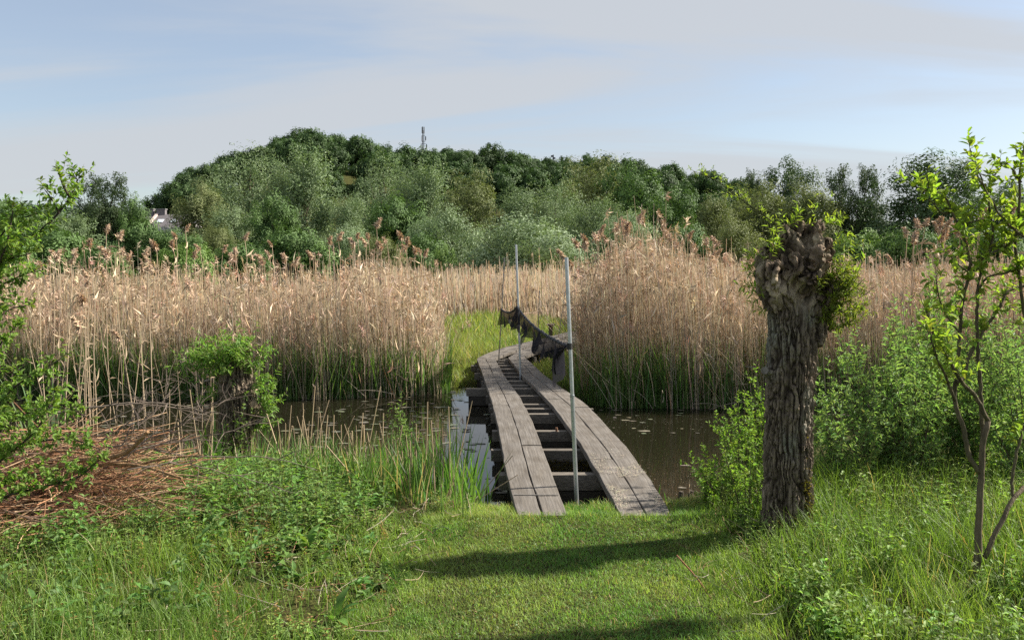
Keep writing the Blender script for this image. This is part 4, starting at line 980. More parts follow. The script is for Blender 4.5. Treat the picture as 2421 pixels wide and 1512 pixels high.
def px_tube(pts, d, sc=None):
    """[(x, y, ddepth, radius in px)] -> world polyline and radii"""
    return [P(x, y, d + dd) for x, y, dd, r in pts], [r / FPX * d for x, y, dd, r in pts]
def sprig(store, wood, base, direc, length, n, L, W, col, rw=.0025, curl=.3, up=.25, r=rng, wcol=(.12, .11, .05)):
    base = np.asarray(base, float); direc = unit(np.asarray(direc, float)); sidev = unit(r.normal(0, 1, 3))
    t = np.linspace(0, 1, 5)[:, None]; pts = base + direc * length * t + sidev * curl * length * .35 * t * t + np.array([0, 0, 1]) * up * length * t * t
    if wood is not None: tube(wood, pts, np.linspace(rw, rw * .4, 5), 4, wcol, cap=False)
    f = r.uniform(.12, 1, n); p = base + direc * length * f[:, None] + sidev * curl * length * .35 * (f * f)[:, None] + np.array([0, 0, 1]) * up * length * (f * f)[:, None]
    rad = unit(np.cross(direc, r.normal(0, 1, (n, 3)))); d = unit(rad * .9 + direc * .55 + np.array([0, 0, .15]))
    nr = np.cross(d, np.cross(np.array([0, 0, 1.0]) + r.normal(0, .35, (n, 3)), d))
    store['p'].append(p); store['d'].append(d); store['n'].append(nr); s = (1.1 - .45 * f) * r.uniform(.75, 1.2, n)
    store['L'].append(L * s); store['W'].append(W * s); cc = colvar(col, n, .16, .07, r); store['c'].append(cc)
def new_store(): return {k: [] for k in 'pdnLWc'}
def flush(store, g, fine=True, fold=.22, droop=.25):
    if store['p']:
        S_ = {k: np.concatenate(v) for k, v in store.items()}; leaves(g, S_['p'], S_['d'], S_['n'], S_['L'], S_['W'], S_['c'], fold, droop, fine)
YG = (0.22, 0.29, 0.05); WGN = (0.14, 0.215, 0.055)

# the big pollard
DP = 5.85
big = empty('pollard_willow', tuple(P(1858, 1292, DP))); tag(big, 'thick old pollard willow with gnarled head and fissured bark right of the path', 'tree')
T_ = [px_tube([(1857, 1330, 0, 63), (1858, 1260, 0, 59), (1861, 1160, 0, 57), (1864, 1050, 0, 56), (1867, 940, 0, 55), (1871, 850, 0, 55), (1872, 770, 0, 57), (1862, 700, 0, 54), (1856, 645, 0, 48)], DP),
      px_tube([(1880, 720, -.02, 40), (1905, 650, -.05, 34), (1936, 598, -.04, 33), (1948, 560, -.02, 26)], DP),
      px_tube([(1845, 720, -.03, 42), (1822, 660, -.06, 32), (1812, 615, -.04, 25), (1822, 582, 0, 18)], DP),
      px_tube([(1872, 680, .06, 55), (1890, 610, .06, 46), (1905, 560, .05, 38), (1912, 538, .04, 28)], DP),
      px_tube([(1850, 640, -.06, 34), (1868, 590, -.03, 30), (1880, 552, 0, 24)], DP),
      px_tube([(1838, 695, -.16, 13), (1833, 660, -.17, 12), (1832, 625, -.165, 12)], DP),
      px_tube([(1900, 690, -.12, 18), (1925, 640, -.15, 20), (1945, 600, -.12, 15)], DP),
      px_tube([(1865, 700, -.15, 16), (1872, 650, -.17, 15), (1900, 610, -.15, 14)], DP),
      px_tube([(1915, 800, -.02, 32), (1942, 770, 0, 25), (1968, 764, .02, 14)], DP),
      px_tube([(1905, 760, 0, 40), (1935, 715, .02, 40), (1955, 690, .02, 30)], DP),
      px_tube([(1835, 900, -.03, 26), (1818, 880, -.05, 15), (1809, 874, -.06, 10)], DP),
      px_tube([(1895, 1060, -.10, 26), (1903, 1052, -.13, 18), (1906, 1048, -.14, 12)], DP),
      px_tube([(1812, 1330, -.1, 34), (1822, 1270, -.07, 26), (1838, 1180, -.03, 16)], DP),
      px_tube([(1905, 1330, -.1, 30), (1900, 1270, -.08, 26), (1890, 1170, -.05, 18)], DP),
      px_tube([(1885, 560, .02, 18), (1880, 535, .02, 14)], DP), px_tube([(1930, 555, .02, 20), (1940, 532, .02, 16)], DP), px_tube([(1850, 590, 0, 14), (1842, 556, 0, 8)], DP)]
V, NO, F = organic(T_, [(P(1812, 645, DP - .05), .07), (P(1822, 690, DP - .08), .06), (P(1955, 655, DP - .02), .05), (P(1950, 700, DP), .12)], .0052)
V, C = bark(V, NO, P(0, 712, DP)[2])
for hx_, hy_, hr in ((1872, 592, .075), (1845, 655, .05), (1918, 622, .05), (1880, 675, .05), (1815, 600, .04), (1905, 700, .06)):
    q = P(hx_, hy_, DP - .17); k = np.exp(-(((V - q) * np.array([1.2, .8, .9])) ** 2).sum(1) / hr ** 2); V = V + np.array([0, 1, 0]) * (k * .09)[:, None]
g = Geo(); g.add(V, Q=F, C=C); built('trunk', g, M_BARK, big)
for pts, rc in (([(1812, 878, -.05, 10), (1808, 875, -.09, 9)], (0.15, 0.135, 0.115)),):
    g = Geo(); a, r = px_tube(pts, DP); tube(g, a, r, 10, rc); built('cut_stub', g, M_BARK, big)
for k in range(9):                                   # snapped side spurs on the head
    a = P(1938 + rng.uniform(-14, 14), 615 + rng.uniform(-18, 14), DP - .13); d = unit([rng.normal(.3, .7), -.5, rng.normal(.1, .5)])
    g = Geo(); tube(g, spline([a, a + d * .05, a + d * .09 + np.array([0, 0, rng.uniform(-.02, .05)])], 6), np.linspace(.011, .004, 6), 6, (0.15, 0.095, 0.06)); built('spur', g, M_BARK, big)
def shoots_on(parent, spots, L, W, col, nm='shoot', wcol=(.12, .11, .05)):
    for (base, direc, length, n, count, spread_) in spots:
        wood, leaf, st_ = Geo(), Geo(), new_store()
        for k in range(count):
            d = unit(np.asarray(direc, float) + rng.normal(0, spread_, 3)); b0 = np.asarray(base) + rng.normal(0, .03 + .03 * spread_, 3) * (count > 1)
            sprig(st_, wood, b0, d, length * rng.uniform(.6, 1.25), n, L, W, col, wcol=wcol)
        o = tag(built(nm, wood, M_TWIG, parent), kind='stuff' if count > 1 else None); flush(st_, leaf); built('leaves', leaf, M_LEAF, o)
shoots_on(big, [(P(1830, 585, DP - .05), (-.4, -.4, .7), .16, 10, 9, .5), (P(1805, 620, DP - .05), (-.8, -.3, .4), .16, 9, 6, .4), (P(1795, 690, DP), (-1, -.2, .0), .14, 12, 6, .4), (P(1790, 660, DP), (-.9, 0, .5), .12, 8, 4, .4),
                (P(1850, 560, DP), (-.2, -.3, .9), .14, 9, 4, .4), (P(1905, 535, DP), (.1, -.2, 1), .17, 9, 5, .4), (P(1955, 545, DP), (.6, -.3, .6), .13, 9, 6, .5), (P(1968, 585, DP - .02), (.8, -.2, .4), .15, 9, 5, .4), (P(1865, 545, DP), (.0, -.2, 1), .10, 8, 3, .4)], .062, .016, YG)
bs = []
for k in range(46):                                   # the leafy burl
    a, b_ = rng.uniform(-1.2, 1.2), rng.uniform(-1.1, 1.2); d = np.array([math.sin(a) * math.cos(b_) + .45, -math.cos(a) * math.cos(b_), math.sin(b_)])
    bs.append((P(1950, 706, DP) + d * np.array([.10, .10, .14]), d + np.array([.2, 0, .35]), .12, 13, 3, .35))
shoots_on(big, bs[:44], .050, .0135, (0.165, 0.20, 0.035)); shoots_on(big, [(P(1990 + k * 7, 655 + (k % 3) * 14, DP), (.5, -.2, .8), .15, 9, 2, .35) for k in range(4)], .06, .016, YG)
# the long shoot that reaches out over the reeds
wood, leaf, st_ = Geo(), Geo(), new_store(); pts = spline([P(1858, 548, DP), P(1800, 505, DP - .03), P(1740, 462, DP - .06), P(1690, 425, DP - .08), P(1642, 405, DP - .1)], 16); tube(wood, pts, np.linspace(.0055, .002, 16), 5, (.08, .085, .03))
for k in range(1, 16):
    for s in range(2): sprig(st_, wood, pts[k], unit(np.array([rng.normal(-.2, .4), rng.normal(0, .5), rng.normal(.5, .5)])), rng.uniform(.035, .10), 7, .034, .010, YG, rw=.0014)
o = built('shoot', wood, M_TWIG, big); flush(st_, leaf); built('leaves', leaf, M_LEAF, o)
# moss at the foot
g = Geo(); n = 900; q = P(1903, 1210, DP - .12); pp = q + rng.normal(0, 1, (n, 3)) * np.array([.022, .012, .13]); leaves(g, pp, rng.normal(0, 1, (n, 3)) + np.array([.2, -1, .2]), rng.normal(0, 1, (n, 3)), .02, .012, colvar((0.10, 0.085, 0.018), n, .3)); tag(built('moss', g, M_GRASS, big), kind='stuff')

# the short pollard at the water
DS = 9.0
small = empty('pollard_willow', tuple(P(556, 1090, DS))); tag(small, 'short pollard willow stump with bushy green sprouts at the water edge', 'tree')
T_ = [px_tube([(553, 1150, 0, 52), (555, 1090, 0, 47), (557, 1020, 0, 44), (561, 960, 0, 42), (568, 905, 0, 40), (576, 865, 0, 34), (582, 835, 0, 20), (585, 820, 0, 11)], DS), px_tube([(560, 930, -.05, 38), (545, 890, -.06, 32), (535, 865, -.03, 18)], DS),
      px_tube([(580, 990, -.06, 30), (597, 965, -.10, 22), (601, 955, -.12, 16)], DS), px_tube([(590, 1000, -.04, 26), (608, 985, -.04, 14)], DS), px_tube([(565, 880, -.08, 24), (572, 850, -.1, 15)], DS)]
V, NO, F = organic(T_, [(P(560, 880, DS), .15), (P(600, 960, DS - .05), .09)], .0075)
V, C = bark(V, NO, P(0, 870, DS)[2] + .1, lich=(0.13, 0.12, 0.05)); g = Geo(); g.add(V, Q=F, C=C * 1.1); built('trunk', g, M_BARK, small)
for pts in ([(601, 957, -.15, 8), (600, 956, -.20, 9)], [(527, 885, -.10, 6), (525, 884, -.15, 7)], [(586, 818, -.02, 10), (587, 811, -.02, 9)]):
    g = Geo(); a, r = px_tube(pts, DS); tube(g, a, r, 9, (0.22, 0.165, 0.105)); built('cut_stub', g, M_BARK, small)
spots = []
for k in range(34): spots.append((P(rng.normal(535, 26), rng.normal(862, 22), DS + rng.normal(-.08, .1)), (rng.normal(-.5, .7), rng.normal(-.5, .5), rng.uniform(-.1, 1.0)), .24, 15, 4, .35))
for k in range(8): spots.append((P(rng.normal(600, 10), rng.normal(850, 22), DS), (rng.normal(.8, .4), rng.normal(-.3, .5), rng.uniform(-.2, 1)), .24, 12, 3, .35))
for k in range(16): spots.append((P(rng.normal(612, 8), rng.uniform(900, 1010), DS), (rng.normal(.8, .3), rng.normal(-.4, .4), rng.uniform(-.3, .8)), .22, 12, 3, .35))
for k in range(4): spots.append((P(rng.normal(520, 10), rng.uniform(900, 950), DS - .05), (-.6, -.4, -.5), .2, 11, 2, .4))
shoots_on(small, spots, .075, .021, (0.16, 0.26, 0.06), wcol=(.16, .16, .06))
for (x, y, k) in ((525, 1075, 5), (555, 1060, 5), (590, 1080, 6), (572, 1020, 4)):
    wood, leaf, st_ = Geo(), Geo(), new_store()
    for j in range(k): sprig(st_, wood, P(x + rng.normal(0, 8), y + 30, DS - .3), (rng.normal(0, .25), 0, 1), .33, 12, .05, .03, (0.13, 0.20, 0.05))
    o = built('climbing_stem', wood, M_TWIG, small); flush(st_, leaf); built('leaves', leaf, M_LEAF, o)

# ------------------------------------------------------------------ leafy sapling
DT = 4.8
sap = empty('sapling', tuple(P(2315, 1440, DT))); tag(sap, 'slender young tree with yellow-green leaves and forked grey stems, close to the camera', 'tree')
BR_ = [  # polyline in picture units, depth offset at start/end, radius px start/end, leafy from
    ([(2314, 1460), (2311, 1325), (2315, 1212), (2320, 1121), (2325, 1040), (2336, 995)], 0, 0, 12.5, 8, 2),
    ([(2336, 995), (2302, 931), (2275, 904), (2243, 850), (2215, 800), (2190, 735)], 0, -.15, 7, 3, .35),
    ([(2316, 1117), (2293, 1081), (2279, 1017), (2257, 945), (2262, 880), (2269, 790), (2276, 716), (2289, 661), (2304, 636), (2326, 608), (2352, 595), (2385, 577), (2414, 548), (2440, 520)], 0, .1, 7.5, 3, .5),
    ([(2289, 661), (2293, 617), (2285, 581), (2267, 537), (2249, 500), (2227, 459), (2190, 450), (2155, 436)], .05, -.1, 5, 2, .1),
    ([(2257, 945), (2234, 886), (2211, 836), (2200, 790)], 0, -.2, 5, 2, .2),
    ([(2262, 905), (2280, 886), (2289, 849), (2326, 783), (2363, 724), (2385, 687), (2421, 676), (2460, 668)], .02, .2, 6, 4, .3),
    ([(2325, 1040), (2318, 930), (2312, 820), (2309, 739), (2311, 698), (2318, 647), (2340, 588), (2347, 559), (2342, 507), (2333, 456), (2311, 419), (2300, 379), (2293, 353)], .05, .15, 7, 2, .5),
    ([(2440, 900), (2421, 728), (2407, 636), (2401, 570), (2410, 496), (2414, 386), (2425, 340)], .1, .1, 6, 3, .2),
    ([(2312, 690), (2326, 662), (2385, 643), (2421, 630), (2470, 610)], .1, .1, 4, 3, .3),
    ([(2421, 560), (2388, 535), (2355, 492), (2322, 430), (2318, 412)], 0, -.1, 4, 2, .1),
    ([(2414, 430), (2373, 386), (2348, 417), (2318, 412)], .1, 0, 3, 1.5, .0),
    ([(2329, 1316), (2365, 1235), (2397, 1176), (2421, 1153), (2470, 1120)], 0, .2, 8, 6, 2), ([(2397, 1176), (2393, 1153), (2402, 1081), (2415, 1027), (2440, 960)], .1, .2, 5, 4, .6),
    ([(2293, 647), (2262, 620), (2240, 600)], 0, -.1, 3, 1.5, .1), ([(2267, 537), (2290, 525), (2320, 520)], 0, .05, 3, 1.5, .1), ([(2249, 500), (2230, 505), (2205, 480), (2195, 470)], 0, -.1, 3, 1.5, .1),
    ([(2340, 588), (2375, 560), (2400, 520)], .1, .2, 3, 1.5, .1), ([(2269, 790), (2235, 740), (2220, 700), (2215, 660)], 0, -.1, 3, 1.5, .2), ([(2347, 559), (2310, 540), (2290, 520)], .1, .1, 3, 1.5, .1)]
for pl, d0, d1, r0, r1, lf in BR_:
    k = len(pl); pts = [P(x, y, DT + d0 + (d1 - d0) * i / (k - 1)) for i, (x, y) in enumerate(pl)]; n = max(8, k * 4); sp = spline(pts, n); sp += rng.normal(0, .002, sp.shape)
    wood, leaf, st_ = Geo(), Geo(), new_store(); thick = r0 >= 8
    tube(wood, sp, np.linspace(r0, r1, n) * .78 / FPX * DT, 8, (0.125, 0.10, 0.065) if thick else (0.10, 0.085, 0.05))
    ln = np.r_[0, np.cumsum(np.linalg.norm(np.diff(sp, axis=0), axis=1))]; s = lf * ln[-1]
    while s < ln[-1]:
        i = min(np.searchsorted(ln, s), n - 1)
        for q in range(2): sprig(st_, wood, sp[i], unit(np.array([rng.normal(0, .8), rng.normal(0, .7), rng.normal(.5, .5)])), rng.uniform(.03, .12), 8, .056, .026, YG, rw=.0018, wcol=(.10, .09, .04))
        s += rng.uniform(.05, .085)
    if lf < 1: sprig(st_, wood, sp[-1], sp[-1] - sp[-3], .09, 9, .062, .023, YG, rw=.0016)
    o = built('trunk' if lf > 1 and r0 > 10 else 'branch', wood, M_BARK, sap, smooth=True)
    if st_['p']: flush(st_, leaf, droop=.08); built('leaves', leaf, M_LEAF, o)

# ------------------------------------------------------------------ shrub at the picture edge
DL = 4.25
shr = empty('plum_shrub', tuple(P(-140, 1480, DL))); tag(shr, 'wild plum shrub with small green leaves reaching in at the left picture edge', 'shrub')
LB = [([(-140, 1500), (-130, 1200), (-90, 900), (-60, 760), (10, 615), (56, 576), (130, 513), (165, 467), (183, 425)], 14, 2, .62), ([(165, 467), (150, 440), (140, 413)], 3, 1.2, .1), ([(140, 505), (122, 470), (107, 450)], 2, 1, .2), ([(-80, 700), (0, 560), (40, 520), (92, 505)], 4, 1.2, .3),
      ([(-80, 800), (-20, 690), (30, 660), (80, 640)], 4, 1.2, .25), ([(-80, 860), (-10, 760), (25, 730), (62, 722)], 4, 1.2, .3), ([(-60, 760), (-10, 640), (20, 560), (30, 500)], 4, 1.2, .3), ([(-100, 940), (-20, 850), (10, 800), (40, 770)], 4, 1.2, .4), ([(-40, 640), (30, 610), (70, 600)], 3, 1.2, .2), ([(-60, 700), (0, 640), (20, 600)], 3, 1.2, .1),
      ([(-120, 1150), (-20, 980), (40, 910), (105, 870), (140, 850)], 5, 1.5, .4), ([(-120, 1180), (0, 1020), (60, 980), (150, 958), (205, 985)], 5, 1.5, .35), ([(-120, 1230), (-20, 1080), (80, 1045), (180, 1040), (238, 1062)], 5, 1.5, .3), ([(-120, 1300), (-20, 1160), (60, 1125), (150, 1108)], 5, 1.5, .35), ([(-100, 1320), (0, 1180), (100, 1150), (190, 1125), (228, 1092)], 4, 1.5, .35), ([(-120, 1240), (-10, 1000), (20, 930), (30, 880)], 4, 1.5, .35), ([(-120, 1260), (0, 1090), (90, 1010), (130, 930)], 4, 1.5, .4)]
for pl, r0, r1, lf in LB:
    k = len(pl); dd = rng.uniform(-.25, .25); pts = [P(x, y, DL + dd * min(1, i / 2) + .03 * i) for i, (x, y) in enumerate(pl)]; n = max(8, k * 4); sp = spline(pts, n)
    wood, leaf, st_ = Geo(), Geo(), new_store(); tube(wood, sp, np.linspace(r0, r1, n) / FPX * DL, 6, (0.055, 0.045, 0.035))
    ln = np.r_[0, np.cumsum(np.linalg.norm(np.diff(sp, axis=0), axis=1))]; s = lf * ln[-1]
    while s < ln[-1]:
        i = min(np.searchsorted(ln, s), n - 1)
        for q in range(3): sprig(st_, wood, sp[i], unit(np.array([rng.normal(.1, .7), rng.normal(0, .7), rng.normal(.35, .55)])), rng.uniform(.03, .13), 9, .037, .019, (0.15, 0.235, 0.05), rw=.0014, wcol=(.09, .06, .04))
        s += rng.uniform(.03, .05)
    sprig(st_, wood, sp[-1], sp[-1] - sp[-3], .06, 8, .036, .017, (0.14, 0.19, 0.045), rw=.0014)
    o = built('branch', wood, M_BARK, shr); flush(st_, leaf); built('leaves', leaf, M_LEAF, o)

# ------------------------------------------------------------------ bushes on the near bank
def shrub(px, d, h, spread_, nst, L, W, col, label, name='willow_bush', group=None, twl=.22, wcol=(.10, .085, .05), lean=(0, 0), cat='bush'):
    x = PX(px, d); zb = float(ground_z(np.array(x), np.array(d))); zb = max(zb, -.1)
    o = empty(name, (x, d, zb)); tag(o, label, cat, group)
    wood, leaf, st_ = Geo(), Geo(), new_store()
    for k in range(nst):
        a = rng.uniform(0, 6.28); rr = spread_ * rng.uniform(.2, 1) ; hh = h * rng.uniform(.55, 1.08) * (1 - .3 * (rr / spread_) ** 2)
        b0 = np.array([x, d, zb - .05]) + np.array([math.cos(a), math.sin(a), 0]) * rr * .25; tp = np.array([x, d, zb]) + np.array([math.cos(a) * rr + lean[0] * hh, math.sin(a) * rr + lean[1] * hh, hh])
        sp = spline([b0, b0 * .55 + tp * .45 + np.array([0, 0, .08 * h]), tp], 12); tube(wood, sp, np.linspace(.008, .0022, 12), 5, wcol, cap=False)
        for f in np.arange(.22, 1.0, .055 / max(h, .5)):
            q = sp[int(f * 11)]; outd = np.array([math.cos(a), math.sin(a), 0]) * .5 + rng.normal(0, .7, 3) * np.array([1, 1, .5]) + np.array([0, 0, .75])
            sprig(st_, wood if f > .3 else None, q, outd, twl * rng.uniform(.4, 1.15), 11, L, W, col, rw=.0016, wcol=wcol)
        sprig(st_, wood, tp, tp - sp[-3], twl * .8, 12, L, W, col, rw=.0016, wcol=wcol)
    tag(built('stems', wood, M_TWIG, o), kind='stuff'); flush(st_, leaf, fine=False, fold=.2, droop=.2); built('leaves', leaf, M_LEAF, o); return o
GBK = 'willow bushes on the right bank'; SV = (0.18, 0.265, 0.105)
for a in ((1990, 6.7, .85, .30, 14, .058, .019, SV, 'low pale bush tucked against the right of the old pollard'), (2070, 7.3, 1.35, .42, 20, .058, .019, SV, 'pale willow bush filling the space right of the pollard'),
          (2150, 6.9, 1.2, .38, 18, .058, .019, SV, 'pale willow bush under the tall plumed stalks'), (2195, 7.9, 1.75, .42, 18, .058, .019, SV, 'tallest pale willow bush behind the sapling fork'),
          (2290, 7.2, 1.4, .42, 20, .058, .019, SV, 'pale willow bush directly behind the sapling trunk'), (2380, 7.5, 1.5, .45, 18, .058, .019, SV, 'pale willow bush by the right picture edge, behind the sapling'),
          (2445, 6.6, 1.3, .4, 14, .058, .019, SV, 'willow bush cut by the right picture edge')): shrub(*a, group=GBK)
FG = (0.16, 0.25, 0.05)
for a in ((1748, 6.75, .78, .26, 13, .038, .02, FG, 'small leafy bush left of the pollard beside the water'), (1788, 7.2, .95, .24, 10, .038, .02, FG, 'taller leafy bush partly hidden by the pollard trunk'), (1695, 6.55, .42, .22, 9, .038, .02, FG, 'lowest leafy bush at the corner of the planks and water'),
          (1770, 6.2, .5, .22, 9, .038, .02, FG, 'bushy weeds at the left foot of the pollard')): shrub(*a, name='bush', group='small bushes left of the pollard', twl=.12)
shrub(962, 8.0, .95, .16, 5, .05, .014, (0.14, 0.21, 0.07), 'thin willow seedling rising among the cut reeds', name='willow_seedling', twl=.16, cat='sapling')

# ------------------------------------------------------------------ brush pile and dead branches
pile = empty('brush_pile', tuple(P(150, 1240, 6.3))); tag(pile, 'heap of cut reddish-brown twigs beside the plum shrub', 'brush pile')
PC = P(120, 1150, 6.2); PC[2] = .27
def twig_pts(c, yaw, L, el, bend):
    d = np.array([math.cos(yaw) * math.cos(el), math.sin(yaw) * math.cos(el), math.sin(el)]); s = np.cross(d, [0, 0, 1.0]); t = np.linspace(-.5, .5, 7)[:, None]
    return c + d * L * t + s * bend * L * (t * t - .1) + np.array([0, 0, 1]) * rng.normal(0, .12) * L * (t * t - .1)
def pile_pt():
    u = rng.normal(-.08, .5); v = rng.normal(-.02, .42); hmax = .66 * math.exp(-(u / 1.0) ** 2 - (v / .62) ** 2) + .06
    return PC + np.array([u, v, hmax * rng.uniform(.1, 1.0)])
g = Geo()
for k in range(1500):
    c = pile_pt(); yaw = rng.normal(.1, .75) + (math.pi if k % 2 else 0); L = rng.uniform(.45, 1.4); r = rng.uniform(.0019, .0048)
    col = np.array([0.27, 0.135, 0.07]) if rng.uniform() < .5 else (np.array([0.40, 0.27, 0.16]) if rng.uniform() < .6 else np.array([0.11, 0.07, 0.05]))
    tube(g, twig_pts(c, yaw, L, rng.normal(0, .26), rng.normal(0, .55)), np.linspace(r, r * .5, 7), 4, col * rng.uniform(.75, 1.25), cap=False)
tag(built('twigs', g, M_TWIG, pile), kind='stuff')
for (pl, r) in (([(60, 1130), (170, 1090), (300, 1068), (350, 1020)], 9), ([(100, 1165), (200, 1105), (330, 1100), (430, 1130)], 6), ([(0, 1200), (90, 1155), (200, 1140), (280, 1150)], 6), ([(0, 1230), (150, 1205), (300, 1215), (400, 1220)], 4), ([(20, 1100), (140, 1065), (260, 1085)], 5), ([(290, 1110), (380, 1085), (480, 1075)], 4)):
    g = Geo(); pts = spline([P(x, y, 6.0 - .08 * i) for i, (x, y) in enumerate(pl)], 14); tube(g, pts, np.linspace(r, r * .45, 14) / FPX * 6, 7, (0.26, 0.16, 0.085)); built('branch', g, M_BARK, pile)
GD = 'bare branches between brush pile and short pollard'
def dead(pl, d, r, label, nt=8):
    nt = nt * 2 + 6
    o = empty('dead_branch', tuple(P(pl[0][0], pl[0][1], d))); tag(o, label, 'branch', GD)
    g = Geo(); n = 18; sp = spline([P(x, y, d + .05 * i) for i, (x, y) in enumerate(pl)], n); sp += rng.normal(0, .004, sp.shape); tube(g, sp, np.linspace(r, r * .3, n) * .6 / FPX * d, 5, (0.15, 0.12, 0.095)); built('stem', g, M_TWIG, o)
    g = Geo()
    for k in range(nt):
        i = rng.integers(3, n - 1); dv = unit(sp[i] - sp[i - 1]) * .6 + rng.normal(0, .6, 3); L = rng.uniform(.06, .28); a = sp[i]
        q = spline([a, a + unit(dv) * L * .5 + rng.normal(0, .012, 3), a + unit(dv) * L], 5); tube(g, q, np.linspace(r * .3, r * .12, 5) / FPX * d, 4, (0.13, 0.10, 0.08), cap=False)
    tag(built('side_twigs', g, M_TWIG, o), kind='stuff')
for a in (([(120, 975), (250, 958), (370, 953), (440, 960), (500, 985)], 5.6, 5, 'long pale bare branch arching over the water'), ([(250, 1000), (340, 960), (450, 965), (600, 930)], 5.8, 3, 'thin thorny branch reaching the short pollard'), ([(230, 1120), (330, 1060), (440, 1040), (600, 1000), (650, 975)], 6.0, 3.5, 'dark bare branch slanting up across the short pollard foot', 14),
          ([(200, 1080), (300, 1050), (420, 1075), (520, 1078), (660, 1085), (750, 1110)], 6.2, 4, 'dark wiry branch lying level in front of the short pollard', 6), ([(280, 1060), (330, 1000), (380, 960), (400, 900)], 6.0, 3, 'upright forked dead twig left of the short pollard', 16), ([(300, 1080), (360, 1030), (440, 1000), (480, 940)], 6.1, 3, 'branching dead twig close to the short pollard', 16),
          ([(240, 1040), (320, 985), (350, 930), (420, 880)], 6.1, 2.5, 'slender dead twig curving over the channel', 14), ([(300, 1110), (420, 1095), (540, 1120), (700, 1165)], 5.6, 3, 'low dead branch trailing into the nettles', 8)): dead(*a)

# cut dead reeds and rushes by the water
g = Geo()
for k in range(130):
    d = rng.uniform(7.9, 9.2); px = rng.uniform(660, 1065) if k < 112 else rng.uniform(380, 500); x = PX(px, d); 
    if d > S_near(np.array(x)) + .5: d = float(S_near(np.array(x))) + rng.uniform(-.5, .4); x = PX(px, d)
    z = max(float(ground_z(np.array(x), np.array(d))), -.2); L = rng.uniform(.25, .95); lt = abs(rng.normal(0, .22)) + (rng.uniform() < .25) * rng.uniform(.3, 1.1); a = rng.uniform(0, 6.28)
    tp = np.array([x + L * math.sin(lt) * math.cos(a), d + L * math.sin(lt) * math.sin(a) * .5, z + L * math.cos(lt)]); r = rng.uniform(.004, .0085)
    tube(g, spline([(x, d, z), (np.array([x, d, z]) + tp) / 2 + rng.normal(0, .012, 3), tp], 5), np.linspace(r, r * .8, 5), 5, np.array([0.40, 0.31, 0.20]) * rng.uniform(.7, 1.2))
tag(built('cut_reeds', g, M_REED), 'broken pale dead reed stems left standing along the near water edge', 'reeds', kind='stuff')
GI = 'sword-leaved clumps at the water edge'
for i, (px, d, n, h, lb) in enumerate(((1080, 7.25, 60, .85, 'large clump of green sword leaves beside the first planks'), (1045, 7.45, 50, .85, 'green sword-leaved clump just left of the largest one'), (1010, 7.65, 44, .75, 'green sword-leaved clump among the cut reeds'), (1098, 7.25, 30, .5, 'short sword-leaved clump overhanging the open water'), (970, 7.85, 30, .7, 'narrow sword-leaved clump behind the willow seedling'), (890, 8.3, 24, .55, 'sparse sword-leaved clump in the cut reeds'), (760, 8.6, 20, .5, 'sparse sword-leaved clump right of the short pollard'),
                                       (505, 8.3, 5, .75, 'few broad sword leaves at the left of the short pollard'), (95, 7.6, 9, 1.15, 'broad grey-green reed leaves behind the plum shrub'), (1552, 7.35, 7, .38, 'three sword leaves growing right of the planks'))):
    x = PX(px, d); z = max(float(ground_z(np.array(x), np.array(d))), -.05); g = Geo(); o = empty('iris_clump', (x, d, z)); tag(o, lb, 'plant', GI)
    sp_ = .14 if n > 12 else .06; b0 = np.stack([x + rng.normal(0, sp_, n), d + rng.normal(0, sp_, n), np.full(n, z - .02)], 1)
    for k in range(n):
        g = Geo(); blades(g, b0[k:k + 1], rng.uniform(0, 6.28, 1), np.abs(rng.normal(0.03, .13, 1)), h * rng.uniform(.65, 1.15, 1), rng.uniform(.018, .032, 1) * (1.6 if i in (7, 8) else 1), rng.uniform(0, .3, 1), colvar((0.085, 0.175, 0.04) if i != 8 else (0.12, 0.18, 0.09), 1, .2), 4); built('leaf', g, M_GRASS, o)

# ------------------------------------------------------------------ lawn and undergrowth
def zat(x, y): return ground_z(x, y)
g = Geo(); n = 150000
x = rng.uniform(-1.5, 2.1, n); y = 3.2 + 3.95 * rng.uniform(0, 1, n) ** .9; e = lawn_edge(x, y); ok = (e < .42 * n2(x, y, 2.0, 90) + .08) & (y < S_near(x) + .12); x, y, e = x[ok], y[ok], e[ok]
deck = (((x > lane(0, np.maximum(y, D0)) - .005) & (x < lane(1, np.maximum(y, D0)) + .005)) | ((x > lane(2, np.maximum(y, D0)) - .005) & (x < lane(3, np.maximum(y, D0)) + .005))) & (y > D0 - .015); x, y, e = x[~deck], y[~deck], e[~deck]; n = len(x)
pt = n2(x, y, 2.2, 91); pt2 = n2(x, y, 7, 92, 2)
h = rng.uniform(.014, .036, n) * (.7 + .7 * pt2) + np.clip(e + .12, 0, .4) * .10 * rng.uniform(.2, 1, n) + np.clip((y - 6.2), 0, .5) * .12 * rng.uniform(0, 1, n) + .035 * rng.uniform(.3, 1, n) * (np.abs(y - D0 + .03) < .06)
m_ = np.clip(pt * 3.4 - 1.2, 0, 1)[:, None]; c = np.array([0.10, 0.21, 0.038]) * (1 - m_) + np.array([0.215, 0.29, 0.075]) * m_
c = c * (1 + rng.normal(0, .2, (n, 1))) * (.7 + .65 * pt2[:, None]); straw = rng.uniform(0, 1, n) < .05 + .25 * np.clip(n2(x, y, 1.6, 95) * 4 - 2.4, 0, 1) + .25 * np.clip((y - 6.3) * 2, 0, 1); c[straw] = colvar((0.36, 0.29, 0.14), int(straw.sum()), .2)
blades(g, np.stack([x, y, zat(x, y)], 1), rng.uniform(0, 6.28, n), np.abs(rng.normal(.35, .35, n)), h, rng.uniform(.0025, .0048, n), rng.uniform(.0, .7, n), np.clip(c, .01, .7), 2)
